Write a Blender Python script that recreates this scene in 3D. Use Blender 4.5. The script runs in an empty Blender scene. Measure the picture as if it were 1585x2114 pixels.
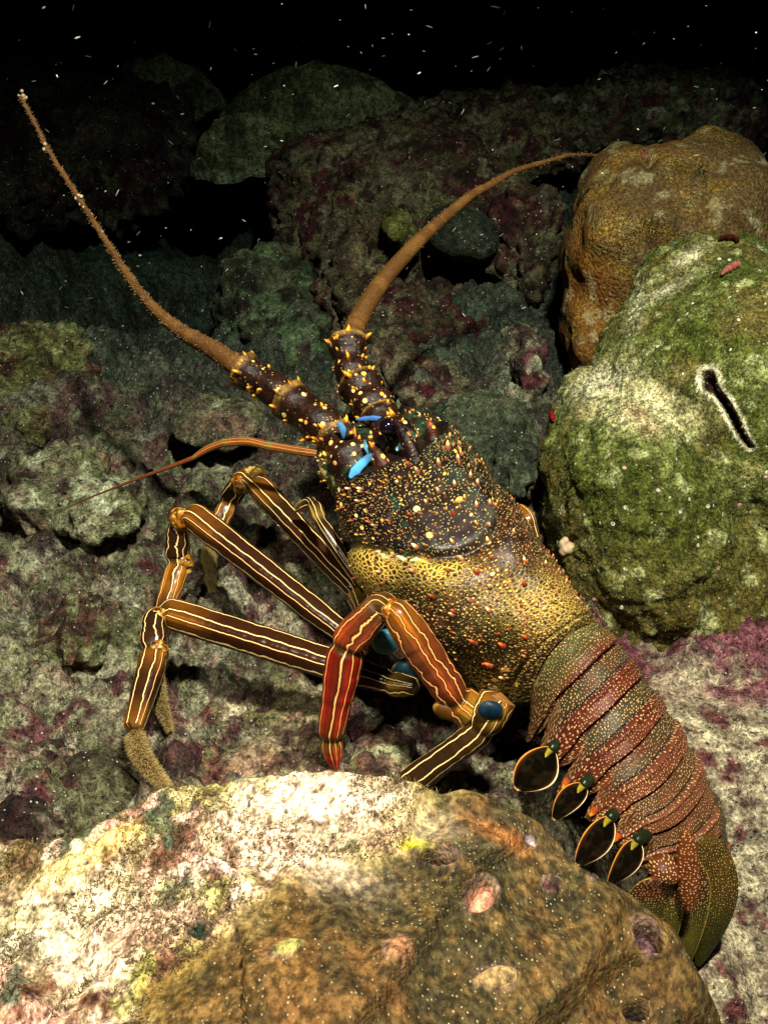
import bpy, math, random
import numpy as np
from math import radians, sin, cos, pi

# ------------------------------------------------------------------ camera, world, lamps
SC = bpy.context.scene
COL = SC.collection
CAM_H, PITCH, FOV = 0.47, 34.0, 48.0
cd = bpy.data.cameras.new('camera'); cam = bpy.data.objects.new('camera', cd); COL.objects.link(cam)
cd.sensor_fit = 'VERTICAL'; cd.angle = radians(FOV); cd.sensor_fit = 'VERTICAL'
cd.sensor_height = 24.0; cd.lens = 12.0 / math.tan(radians(FOV / 2))
cd.clip_start = 0.01; cd.clip_end = 60
cam.location = (0, 0, CAM_H); cam.rotation_euler = (radians(90 - PITCH), 0, 0)
SC.camera = cam
wd = bpy.data.worlds.new('World'); SC.world = wd; wd.use_nodes = True
bgn = wd.node_tree.nodes['Background']
bgn.inputs[0].default_value = (0.08, 0.30, 0.42, 1); bgn.inputs[1].default_value = 0.004   # black night water
vs = SC.view_settings; vs.view_transform = 'Standard'; vs.look = 'None'; vs.gamma = 1; vs.exposure = 0.0


def aim(o, target):
    from mathutils import Vector
    o.rotation_euler = (Vector(target) - o.location).to_track_quat('-Z', 'Y').to_euler()


def strobe(name, loc, target, watt, size, spot, blend, rad=0.03, colour=(1, 0.725, 0.64)):
    l = bpy.data.lights.new(name, 'SPOT'); l.energy = watt; l.spot_size = radians(spot); l.spot_blend = blend
    l.shadow_soft_size = rad; l.color = colour
    o = bpy.data.objects.new(name, l); COL.objects.link(o); o.location = loc; aim(o, target)
    return o


# the photographer's two dive strobes, on arms above the housing
strobe('dive_strobe', (0.14, 0.22, 1.02), (0.13, 0.60, 0.0), 232, 0, 82, 1.0)
strobe('dive_strobe', (-0.30, 0.02, 0.80), (-0.12, 0.26, 0.06), 56, 0, 52, 1.0)

# ------------------------------------------------------------------ picture geometry
f = 1057 / math.tan(radians(FOV / 2)); _p = radians(PITCH)
C0 = np.array([0, 0, CAM_H]); UPV = np.array([0, sin(_p), cos(_p)]); FWD = np.array([0, cos(_p), -sin(_p)])
RT = np.array([1.0, 0, 0])
def ray(x, y): return RT * ((x - 792.5) / f) + UPV * ((1057 - y) / f) + FWD
def at(x, y, d): return C0 + d * ray(x, y)
def atz(x, y, z):
    r = ray(x, y); return C0 + r * ((z - CAM_H) / r[2])
def proj(P):
    v = P - C0; d = v @ FWD
    return 792.5 + f * (v @ RT) / d, 1057 - f * (v @ UPV) / d, d

# ------------------------------------------------------------------ noise
def _h(ix, iy, iz, s=0):
    n = (ix.astype(np.uint32) * np.uint32(374761393) + iy.astype(np.uint32) * np.uint32(668265263)
         + iz.astype(np.uint32) * np.uint32(2147483647) + np.uint32((s * 1013904223) & 0xffffffff))
    n = (n ^ (n >> np.uint32(13))) * np.uint32(1274126177)
    n = (n ^ (n >> np.uint32(15))) * np.uint32(2246822519)
    return ((n ^ (n >> np.uint32(16))) & np.uint32(0xffffff)).astype(np.float32) / 16777215.0

def vn(P, s=0):
    P = np.asarray(P, dtype=np.float64); i = np.floor(P).astype(np.int64); t = P - i
    t = t * t * t * (t * (t * 6 - 15) + 10); out = 0
    for dx in (0, 1):
        wx = t[:, 0] if dx else 1 - t[:, 0]
        for dy in (0, 1):
            wy = t[:, 1] if dy else 1 - t[:, 1]
            for dz in (0, 1):
                wz = t[:, 2] if dz else 1 - t[:, 2]
                out = out + wx * wy * wz * _h(i[:, 0] + dx, i[:, 1] + dy, i[:, 2] + dz, s)
    return out
ROT = np.array([[0.0, 0.8, 0.6], [-0.8, 0.36, -0.48], [-0.6, -0.48, 0.64]])
def fbm(P, o=4, s=0, g=0.5):
    P = np.asarray(P, dtype=np.float64); r = 0; a = 1; tot = 0
    for k in range(o):
        r = r + a * vn(P, s + k * 7); tot += a; a *= g; P = (P @ ROT) * 2.03 + 17.1
    return r / tot            # about 0..1, mean .5
def cell(P, s=0):
    P = np.asarray(P, dtype=np.float64); i = np.floor(P).astype(np.int64); fr = P - i
    f1 = np.full(len(P), 9.0); f2 = np.full(len(P), 9.0); cid = np.zeros(len(P))
    for dx in (-1, 0, 1):
        for dy in (-1, 0, 1):
            for dz in (-1, 0, 1):
                a, b, c = i[:, 0] + dx, i[:, 1] + dy, i[:, 2] + dz
                h = _h(a, b, c, s)
                d = np.sqrt((dx + h - fr[:, 0]) ** 2 + (dy + _h(a, b, c, s + 1) - fr[:, 1]) ** 2 + (dz + _h(a, b, c, s + 2) - fr[:, 2]) ** 2)
                m = d < f1
                f2 = np.where(m, f1, np.minimum(f2, d)); cid = np.where(m, h, cid); f1 = np.where(m, d, f1)
    return f1, f2, cid
def ss(a, b, x):
    t = np.clip((x - a) / (b - a), 0, 1); return t * t * (3 - 2 * t)
def mixc(c, d, t):
    t = np.asarray(t)[:, None]; return c * (1 - t) + np.asarray(d) * t
def gauss2(px, py, cx, cy, rx, ry, rot=0):
    a = radians(rot); u = (px - cx) * cos(a) + (py - cy) * sin(a); v = -(px - cx) * sin(a) + (py - cy) * cos(a)
    return np.exp(-((u / rx) ** 2 + (v / ry) ** 2))
def catmull(K, n):
    """n samples through the rows of K (any width)"""
    K = np.asarray(K, float); m = len(K)
    t = np.linspace(0, m - 1, n); i = np.clip(np.floor(t).astype(int), 0, m - 2); u = (t - i)[:, None]
    Kp = np.vstack([2 * K[0] - K[1], K, 2 * K[-1] - K[-2]])
    p0, p1, p2, p3 = Kp[i], Kp[i + 1], Kp[i + 2], Kp[i + 3]
    return 0.5 * (2 * p1 + (p2 - p0) * u + (2 * p0 - 5 * p1 + 4 * p2 - p3) * u ** 2 + (3 * p1 - p0 - 3 * p2 + p3) * u ** 3)
def unit(v): v = np.asarray(v, float); return v / (np.linalg.norm(v, axis=-1, keepdims=True) + 1e-12)

# ------------------------------------------------------------------ mesh building
class Acc:
    """collects quads and tris with a vertex colour and a uv; becomes ONE mesh"""
    def __init__(s): s.V, s.Q, s.T, s.c, s.uv, s.n = [], [], [], [], [], 0
    def add(s, V, Q=None, T=None, col=(1, 1, 1), uv=None):
        V = np.asarray(V, float); m = len(V)
        s.V.append(V)
        if Q is not None and len(Q): s.Q.append(np.asarray(Q) + s.n)
        if T is not None and len(T): s.T.append(np.asarray(T) + s.n)
        col = np.asarray(col, float); s.c.append(np.tile(col, (m, 1)) if col.ndim == 1 else col)
        s.uv.append(np.zeros((m, 2)) if uv is None else np.asarray(uv, float)); s.n += m; return s
    def build(s, name, mat, parent=None, org=None, smooth=True, root=None):
        V = np.vstack(s.V); Q = np.vstack(s.Q) if s.Q else np.zeros((0, 4), int); T = np.vstack(s.T) if s.T else np.zeros((0, 3), int)
        return mesh_obj(name, V, Q, T, np.vstack(s.c), np.vstack(s.uv), mat, parent, org, smooth)

def origin_of(o):
    l = np.zeros(3)
    while o is not None: l = l + np.array(o.location); o = o.parent
    return l
def mesh_obj(name, V, Q, T, col, uv, mat, parent=None, org=None, smooth=True):
    base = origin_of(parent)
    org = base if org is None else np.asarray(org, float)
    me = bpy.data.meshes.new(name); nv = len(V)
    me.vertices.add(nv); me.vertices.foreach_set('co', (np.asarray(V) - org).astype(np.float32).ravel())
    loops = np.concatenate([np.asarray(Q, np.int32).ravel(), np.asarray(T, np.int32).ravel()]).astype(np.int32)
    nq, nt = len(Q), len(T)
    me.loops.add(len(loops)); me.loops.foreach_set('vertex_index', loops)
    me.polygons.add(nq + nt)
    me.polygons.foreach_set('loop_start', np.concatenate([np.arange(nq) * 4, nq * 4 + np.arange(nt) * 3]).astype(np.int32))
    me.polygons.foreach_set('use_smooth', np.full(nq + nt, smooth))
    me.update(calc_edges=True); me.validate()
    if col is not None and len(me.vertices) == nv:
        a = me.color_attributes.new('Col', 'FLOAT_COLOR', 'POINT')
        c4 = np.ones((nv, 4), np.float32); c4[:, :3] = col; a.data.foreach_set('color', c4.ravel())
    if uv is not None and len(me.loops) == len(loops):
        u = me.uv_layers.new(name='UVMap'); u.data.foreach_set('uv', np.asarray(uv, np.float32)[loops].ravel())
    if mat: me.materials.append(mat)
    o = bpy.data.objects.new(name, me); COL.objects.link(o)
    if parent is not None: o.parent = parent
    o.location = org - base
    return o
def empty(name, loc):
    o = bpy.data.objects.new(name, None); COL.objects.link(o); o.location = loc; o.empty_display_size = 0.02; return o
def tag(o, label=None, cat=None, group=None, kind=None):
    if label: o['label'] = label
    if cat: o['category'] = cat
    if group: o['group'] = group
    if kind: o['kind'] = kind
    return o
def grid_q(nu, nv, wrap=False):
    """quads of a (nu rows, nv columns) grid; wrap joins the last column to the first"""
    i = np.arange(nu - 1)[:, None]; j = np.arange(nv if wrap else nv - 1)[None, :]; j2 = (j + 1) % nv
    a = i * nv + j; b = i * nv + j2; c = (i + 1) * nv + j2; d = (i + 1) * nv + j
    return np.stack([a, b, c, d], -1).reshape(-1, 4)
def frames(P, up=(0, 0, 1)):
    T = unit(np.gradient(P, axis=0)); N = np.zeros_like(P)
    n = np.asarray(up, float); n = unit(n - T[0] * (n @ T[0])); N[0] = n
    for k in range(1, len(P)):
        n = n - T[k] * (n @ T[k]); n = unit(n); N[k] = n
    return T, N, np.cross(T, N)
def tube(acc, P, R, m=16, up=(0, 0, 1), col=(1, 1, 1), sq=1.0, flat=1.0, uvs=1.0):
    """loft along P with radius R; sq<1 squares the section; flat squashes the second axis"""
    P = np.asarray(P, float); n = len(P); R = np.broadcast_to(np.asarray(R, float), (n,))
    T, N, B = frames(P, up); th = np.linspace(0, 2 * pi, m + 1)
    c, s = np.cos(th), np.sin(th); c = np.sign(c) * np.abs(c) ** sq; s = np.sign(s) * np.abs(s) ** sq
    V = P[:, None, :] + R[:, None, None] * (c[None, :, None] * N[:, None, :] + flat * s[None, :, None] * B[:, None, :])
    L = np.concatenate([[0], np.cumsum(np.linalg.norm(np.diff(P, axis=0), axis=1))])
    uv = np.stack([np.repeat(L * uvs, m + 1), np.tile(th / (2 * pi), n)], 1)
    V = V.reshape(-1, 3); col = np.asarray(col, float)
    if col.ndim == 2 and len(col) == n: col = np.repeat(col, m + 1, axis=0)
    acc.add(V, grid_q(n, m + 1), col=col, uv=uv)
    for k, e in ((0, P[0] - T[0] * R[0] * .35), (n - 1, P[-1] + T[-1] * R[-1] * .35)):
        cc = col if col.ndim == 1 else col[k * (m + 1)]
        ring = V[k * (m + 1):(k + 1) * (m + 1)]
        tri = [(q, q + 1, m + 1) if k else (q + 1, q, m + 1) for q in range(m)]
        acc.add(np.vstack([ring, e]), T=tri, col=cc, uv=np.vstack([uv[k * (m + 1):(k + 1) * (m + 1)], uv[k * (m + 1)]]))
    return L
def cones(acc, P, D, length, rad, c0, c1, m=7):
    P = np.asarray(P, float); D = unit(D); k = len(P)
    length = np.broadcast_to(length, (k,)); rad = np.broadcast_to(rad, (k,))
    for i in range(k):
        n = np.cross(D[i], [0.3, 0.5, 0.8]); n = unit(n); b = np.cross(D[i], n); th = np.arange(m) * 2 * pi / m
        rings = []
        for fr, hh in ((1.0, -0.15), (0.72, .3), (0.38, .7)):
            rings.append(P[i] + D[i] * hh * length[i] + rad[i] * fr * (np.cos(th)[:, None] * n + np.sin(th)[:, None] * b))
        V = np.vstack(rings + [P[i] + D[i] * length[i]])
        tri = [(2 * m + q, 2 * m + (q + 1) % m, 3 * m) for q in range(m)]
        cc = np.vstack([np.tile(c0, (m, 1)), np.tile(np.asarray(c0) * .8 + np.asarray(c1) * .2, (m, 1)), np.tile(c1, (m + 1, 1))])
        acc.add(V, grid_q(3, m, True), tri, col=cc, uv=np.full((len(V), 2), -9.0))
def hairs(acc, P, D, length, rad, c0, c1, rng, bend=.35):
    """many bent blades, one three-cornered spike each"""
    P = np.asarray(P, float); k = len(P); D = unit(D + rng.normal(0, bend, (k, 3)))
    n = unit(np.cross(D, rng.normal(0, 1, (k, 3)))); b = np.cross(D, n)
    length = np.broadcast_to(length, (k,))[:, None]; rad = np.broadcast_to(rad, (k,))[:, None]
    mid = P + D * length * .55; D2 = unit(D + rng.normal(0, bend, (k, 3))); tip = mid + D2 * length * .45
    V = np.stack([P + n * rad, P + (-.5 * n + .87 * b) * rad, P + (-.5 * n - .87 * b) * rad,
                  mid + n * rad * .6, mid + (-.5 * n + .87 * b) * rad * .6, mid + (-.5 * n - .87 * b) * rad * .6, tip], 1).reshape(-1, 3)
    o = (np.arange(k) * 7)[:, None, None]
    Q = (o + np.array([[0, 1, 4, 3], [1, 2, 5, 4], [2, 0, 3, 5]])[None]).reshape(-1, 4)
    T = (o + np.array([[3, 4, 6], [4, 5, 6], [5, 3, 6]])[None]).reshape(-1, 3)
    c0 = np.broadcast_to(np.asarray(c0, float), (k, 3)); c1 = np.broadcast_to(np.asarray(c1, float), (k, 3))
    colr = np.stack([c0] * 3 + [(c0 + c1) / 2] * 3 + [c1], 1).reshape(-1, 3)
    acc.add(V, Q, T, col=colr)

# ------------------------------------------------------------------ materials
class NT:
    def __init__(s, name):
        s.m = bpy.data.materials.new(name); s.m.use_nodes = True; s.t = s.m.node_tree
        s.b = s.t.nodes['Principled BSDF']; s.tc = s.t.nodes.new('ShaderNodeTexCoord'); s.obj = s.tc.outputs['Object']
    def put(s, sock, v):
        if isinstance(v, bpy.types.NodeSocket): s.t.links.new(v, sock)
        elif isinstance(v, (tuple, list)): sock.default_value = (*v, 1) if len(v) == 3 and sock.type == 'RGBA' else v
        else: sock.default_value = v
    def math(s, op, a, b=0.0, c=None, clamp=False):
        n = s.t.nodes.new('ShaderNodeMath'); n.operation = op; n.use_clamp = clamp
        s.put(n.inputs[0], a); s.put(n.inputs[1], b)
        if c is not None: s.put(n.inputs[2], c)
        return n.outputs[0]
    def mix(s, fac, a, b, mode='MIX'):
        n = s.t.nodes.new('ShaderNodeMix'); n.data_type = 'RGBA'; n.blend_type = mode
        s.put(n.inputs[0], fac); s.put(n.inputs[6], a); s.put(n.inputs[7], b); return n.outputs[2]
    def noise(s, scale, detail=4, rough=.55, vec=None, dist=0.0):
        n = s.t.nodes.new('ShaderNodeTexNoise'); s.put(n.inputs['Vector'], vec if vec is not None else s.obj)
        n.inputs['Scale'].default_value = scale; n.inputs['Detail'].default_value = detail
        n.inputs['Roughness'].default_value = rough; n.inputs['Distortion'].default_value = dist
        return n.outputs[0]
    def vor(s, scale, feature='F1', vec=None, dims='3D', rand=1.0, out='Distance'):
        n = s.t.nodes.new('ShaderNodeTexVoronoi'); n.voronoi_dimensions = dims; n.feature = feature
        s.put(n.inputs['Vector'], vec if vec is not None else s.obj)
        n.inputs['Scale'].default_value = scale; n.inputs['Randomness'].default_value = rand
        return n.outputs[out] if out != 'both' else (n.outputs['Distance'], n.outputs['Color'])
    def step(s, v, a, b):
        n = s.t.nodes.new('ShaderNodeMapRange'); n.interpolation_type = 'SMOOTHSTEP'
        s.put(n.inputs[0], v); s.put(n.inputs[1], a); s.put(n.inputs[2], b); n.inputs[3].default_value = 0; n.inputs[4].default_value = 1
        return n.outputs[0]
    def attr(s, name, out='Color'):
        n = s.t.nodes.new('ShaderNodeAttribute'); n.attribute_name = name; return n.outputs[out]
    def sep(s, c):
        n = s.t.nodes.new('ShaderNodeSeparateColor'); s.put(n.inputs[0], c); return n.outputs
    def xyz(s, v):
        n = s.t.nodes.new('ShaderNodeSeparateXYZ'); s.put(n.inputs[0], v); return n.outputs
    def comb(s, x, y, z=0.0):
        n = s.t.nodes.new('ShaderNodeCombineXYZ'); s.put(n.inputs[0], x); s.put(n.inputs[1], y); s.put(n.inputs[2], z); return n.outputs[0]
    def bump(s, h, strength=.5, dist=.001, normal=None):
        n = s.t.nodes.new('ShaderNodeBump'); n.inputs['Strength'].default_value = strength; n.inputs['Distance'].default_value = dist
        s.put(n.inputs['Height'], h)
        if normal is not None: s.put(n.inputs['Normal'], normal)
        return n.outputs[0]
    def done(s, base, rough=.6, normal=None, spec=.4, gamma=1.28):
        if isinstance(base, bpy.types.NodeSocket):
            g = s.t.nodes.new('ShaderNodeGamma'); g.inputs[1].default_value = gamma; s.put(g.inputs[0], base); base = g.outputs[0]
        s.put(s.b.inputs['Base Color'], base); s.put(s.b.inputs['Roughness'], rough); s.put(s.b.inputs['Specular IOR Level'], spec * .36)   # shells are only a little denser than water
        if normal is not None: s.put(s.b.inputs['Normal'], normal)
        return s.m

def rock_mat(name, fine=1.0, speck=(.55, .52, .42), speck_amt=.5, dark_amt=1.0, bump=.9, maroon=0.0):
    n = NT(name); c = n.attr('Col')
    n1 = n.noise(140, 6, .7); n2 = n.noise(520, 5, .65); n3 = n.noise(60, 4, .6, dist=.6)
    c = n.mix(1.0, c, n.mix(n.step(n1, .30, .70), (.38, .36, .36), (1.5, 1.5, 1.42)), 'MULTIPLY')
    c = n.mix(1.0, c, n.mix(n.step(n2, .3, .7), (.45, .44, .43), (1.45, 1.45, 1.45)), 'MULTIPLY')
    if maroon: c = n.mix(n.math('MULTIPLY', n.step(n3, .56, .66), maroon), c, (.085, .02, .032))
    d, vc = n.vor(360, out='both'); r = n.sep(vc)[0]
    sp = n.math('MULTIPLY', n.math('SUBTRACT', 1.0, n.step(d, .16, .30)), n.step(r, 1 - .3 * speck_amt, 1 - .28 * speck_amt))
    c = n.mix(sp, c, speck)
    pit = n.math('MULTIPLY', n.step(n.noise(230, 3, .6), .60, .72), dark_amt)
    c = n.mix(n.math('MULTIPLY', pit, .75), c, (.02, .018, .014))
    h = n.math('ADD', n.math('ADD', n.math('MULTIPLY', n1, 1.2), n.math('MULTIPLY', n2, .5)), n.math('MULTIPLY', sp, .25))
    h = n.math('SUBTRACT', h, n.math('MULTIPLY', pit, .5))
    return n.done(c, .85, n.bump(h, bump, .004 * fine), .25)
M = {}
M['reef'] = rock_mat('reef_rubble', maroon=.4, bump=1.0, fine=1.3)
M['fore'] = rock_mat('encrusted_rock', speck=(.8, .78, .62), speck_amt=.4)
M['far'] = rock_mat('far_reef_rock', maroon=.4, speck_amt=.3)

# ------------------------------------------------------------------ reef colours
def reef_col(P, s=0, pale=.5, maroon=.5, tint=(1, 1, 1)):
    a = fbm(P * 16, 4, 31 + s); b = fbm(P * 48, 4, 47 + s); c = fbm(P * 95, 3, 71 + s); d = fbm(P * 34, 3, 91 + s)
    col = mixc(np.tile((.16, .145, .10), (len(P), 1)), (.34, .31, .22), ss(.35, .65, a))
    col = mixc(col, (.42, .40, .31), ss(.54, .66, b) * pale * 1.4)
    col = mixc(col, (.15, .16, .07), ss(.52, .62, d) * .5)
    m = ss(.50, .58, fbm(P * 26, 4, 13 + s)) * ss(.40, .56, c)
    col = mixc(col, (.15, .050, .062), np.clip(m * maroon * 1.6, 0, 1))
    col = mixc(col, (.30, .16, .14), ss(.62, .70, fbm(P * 60, 3, 5 + s)) * .5)
    col = mixc(col, (.075, .045, .042), ss(.54, .66, fbm(P * 55, 4, 3 + s, .6)) * .9)
    return np.clip(col * np.asarray(tint), 0, 1)

# ------------------------------------------------------------------ ground
FEET = [(-.108, .398, .027, .020), (-.112, .446, .0165, .013), (-.104, .553, .0115, .024), (-.025, .417, .0180, .020), (.007, .407, .013, .018), (.086, .563, .019, .02), (.147, .336, .021, .030)]   # stones the feet and the tail fan rest on
def G(x, y):
    """height of the reef floor"""
    x = np.asarray(x, float); y = np.asarray(y, float); P = np.stack([x, y, np.zeros_like(x)], 1)
    W = P + .03 * (np.stack([fbm(P * 14, 2, 1), fbm(P * 14, 2, 2), fbm(P * 14, 2, 3)], 1) - .5)
    z = .012 + .05 * (fbm(P * 5, 3, 10) - .5)
    f1, f2, ci = cell(W * 13, 3); dome = np.clip(f2 - f1, 0, .55)
    g1, g2, cj = cell(W * 34, 9)
    far = ss(.5, .95, y)
    sand = ss(.09, .13, x) * (1 - ss(.50, .57, y))
    rub = 1 - .85 * sand
    z = z + rub * ((.019 + .03 * far) * (dome * 1.6 - .35) * (.5 + ci) + .011 * (np.clip(g2 - g1, 0, .5) * 2 - .5) * (.4 + cj))
    e1, e2, _ = cell(W * 80, 14); z = z + .0055 * (np.clip(e2 - e1, 0, .5) * 2 - .5) * rub
    z = z + .016 * (fbm(P * 60, 4, 20, .6) - .5) * rub + .004 * (fbm(P * 180, 3, 23) - .5)
    under = np.exp(-(((x - .03) / .13) ** 2 + ((y - .47) / .09) ** 2))
    z = z - .012 * under
    hollow = np.exp(-(((x + .20) / .24) ** 2 + ((y - 1.33) / .22) ** 2))
    z = z - .22 * hollow
    z = z - .055 * ss(.47, .37, y) * ss(.085, .13, x)
    for (fx, fy, fh, fr) in FEET: z = z + fh * np.exp(-(((x - fx) ** 2 + (y - fy) ** 2) / fr ** 2) ** 2)
    z = z - ss(1.45, 2.1, y) * .9 - np.clip(y - 2.0, 0, None) * .25
    return z
def g1(x, y): return float(G(np.array([x]), np.array([y]))[0])
def on_ground(px, py, lift=0.0):
    r = ray(px, py); t = np.linspace(.3, 1.6, 700); P = C0 + t[:, None] * r
    k = np.argmax(P[:, 2] < G(P[:, 0], P[:, 1]) + lift); return P[k]

def build_ground():
    nu, nv = 620, 700
    y = .1 * (70.0 ** (np.linspace(0, 1, nv))); u = np.linspace(-1, 1, nu)
    U, Y = np.meshgrid(u, y); X = (.33 + .62 * Y) * (U * .55 + .45 * U ** 3)
    P = np.stack([X.ravel(), Y.ravel(), G(X.ravel(), Y.ravel())], 1)
    c = reef_col(P, 0, .45, .55)
    x, yy = P[:, 0], P[:, 1]
    sand = ss(.10, .14, x) * (1 - ss(.50, .57, yy))
    sc = mixc(np.tile((.50, .43, .31), (len(P), 1)), (.27, .22, .16), ss(.46, .64, fbm(P * 95, 4, 66, .65)))
    sc = mixc(sc, (.17, .07, .07), ss(.60, .7, fbm(P * 48, 3, 67)))
    c = c * (1 - sand[:, None]) + sc * sand[:, None]
    pur = ss(.11, .15, x) * ss(.47, .51, yy) * (1 - ss(.66, .72, yy))
    c = mixc(c, (.42, .33, .25), pur * ss(.46, .56, fbm(P * 60, 4, 69)) * .9); c = mixc(c, (.24, .085, .115), pur * ss(.46, .56, fbm(P * 34, 4, 68, .6)) * .9)
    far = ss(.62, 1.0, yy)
    c = mixc(c, (.045, .07, .055), far * .75)  # light falloff with distance put into the colour: far floor darker and teal
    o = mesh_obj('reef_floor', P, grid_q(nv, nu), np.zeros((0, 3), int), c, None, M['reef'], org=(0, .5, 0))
    tag(o, kind='structure'); o['label'] = 'rubble covered reef floor with pale sand beside the tail'
    return o
build_ground()

# ------------------------------------------------------------------ blob rocks
def ico(sub=3):
    import bmesh
    bm = bmesh.new(); bmesh.ops.create_icosphere(bm, subdivisions=sub, radius=1)
    V = np.array([v.co[:] for v in bm.verts]); T = np.array([[v.index for v in fc.verts] for fc in bm.faces]); bm.free()
    return V, T
ICO = ico(4)
def rotm(rx, ry, rz):
    rx, ry, rz = map(radians, (rx, ry, rz))
    A = np.array([[1, 0, 0], [0, cos(rx), -sin(rx)], [0, sin(rx), cos(rx)]])
    B = np.array([[cos(ry), 0, sin(ry)], [0, 1, 0], [-sin(ry), 0, cos(ry)]])
    Cc = np.array([[cos(rz), -sin(rz), 0], [sin(rz), cos(rz), 0], [0, 0, 1]])
    return Cc @ B @ A
def voxel(ells, vox, smooth=4, warp=.12, seed=0):
    """union of ellipsoids (centre, radii, rotation) remeshed to one skin -> V, quads, normals"""
    a = Acc()
    for k, (c, r, ro) in enumerate(ells):
        v = ICO[0]; n = .5 + warp * 2 * (fbm(v * 1.7 + k * 5.3 + seed, 3, seed) - .5) + .5
        v = v * n[:, None]
        a.add((v * np.asarray(r)) @ rotm(*ro).T + np.asarray(c), T=ICO[1])
    o = a.build('tmp', None, org=(0, 0, 0)); md = o.modifiers.new('r', 'REMESH'); md.mode = 'VOXEL'; md.voxel_size = vox
    dg = bpy.context.evaluated_depsgraph_get(); ev = o.evaluated_get(dg); me = ev.to_mesh()
    V = np.empty(len(me.vertices) * 3, np.float32); me.vertices.foreach_get('co', V); V = V.reshape(-1, 3).astype(float)
    li = np.empty(len(me.loops), np.int32); me.loops.foreach_get('vertex_index', li)
    Q = li.reshape(-1, 4); ev.to_mesh_clear(); m = o.data; bpy.data.objects.remove(o); bpy.data.meshes.remove(m)
    for _ in range(smooth): V = lap(V, Q)
    return V, Q
def lap(V, Q, k=.5):
    E = np.vstack([Q[:, [0, 1]], Q[:, [1, 2]], Q[:, [2, 3]], Q[:, [3, 0]]]); n = len(V); S = np.zeros((n, 3)); ct = np.bincount(E[:, 0], minlength=n) + np.bincount(E[:, 1], minlength=n)
    for d in range(3): S[:, d] = np.bincount(E[:, 0], V[E[:, 1], d], n) + np.bincount(E[:, 1], V[E[:, 0], d], n)
    return V * (1 - k) + k * S / np.maximum(ct, 1)[:, None]
def normals(V, Q):
    fn = np.cross(V[Q[:, 2]] - V[Q[:, 0]], V[Q[:, 3]] - V[Q[:, 1]]); N = np.zeros_like(V)
    for d in range(3):
        for k in range(4): N[:, d] += np.bincount(Q[:, k], fn[:, d], len(V))
    return unit(N)
def px_ell(px, py, d, rx, ry, rd, rot=(0, 0, 0)):
    """ellipsoid centred on a picture point at depth d, radii in photo px at that depth (width, height) and metres in depth"""
    s = d / f; return (at(px, py, d), (rx * s, rd, ry * s), rot)
def rock(name, ells, vox, disp, colf, mat, label, cat, group=None, smooth=4, warp=.12, seed=0):
    V, Q = voxel(ells, vox, smooth, warp, seed); N = normals(V, Q)
    V = V + N * disp(V, N)[:, None]; N = normals(V, Q)
    zb = V[:, 2].min(); org = (V[:, 0].mean(), V[:, 1].mean(), zb)
    o = mesh_obj(name, V, Q, np.zeros((0, 3), int), colf(V, N), None, mat, org=org)
    tag(o, label, cat, group); return o, V, N
def d_reef(s, a=1.0):
    def fn(V, N):
        W = V + .012 * (np.stack([fbm(V * 30, 2, s + 1), fbm(V * 30, 2, s + 2), fbm(V * 30, 2, s + 3)], 1) - .5)
        f1, f2, _ = cell(W * 24, s); h1, h2, _ = cell(W * 60, s + 5)
        return a * (.030 * (fbm(V * 14, 4, s) - .5) + .007 * (np.clip(f2 - f1, 0, .5) * 2 - .5) + .006 * (np.clip(h2 - h1, 0, .5) * 2 - .5) + .013 * (fbm(V * 85, 4, s + 9, .6) - .5))
    return fn

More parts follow.
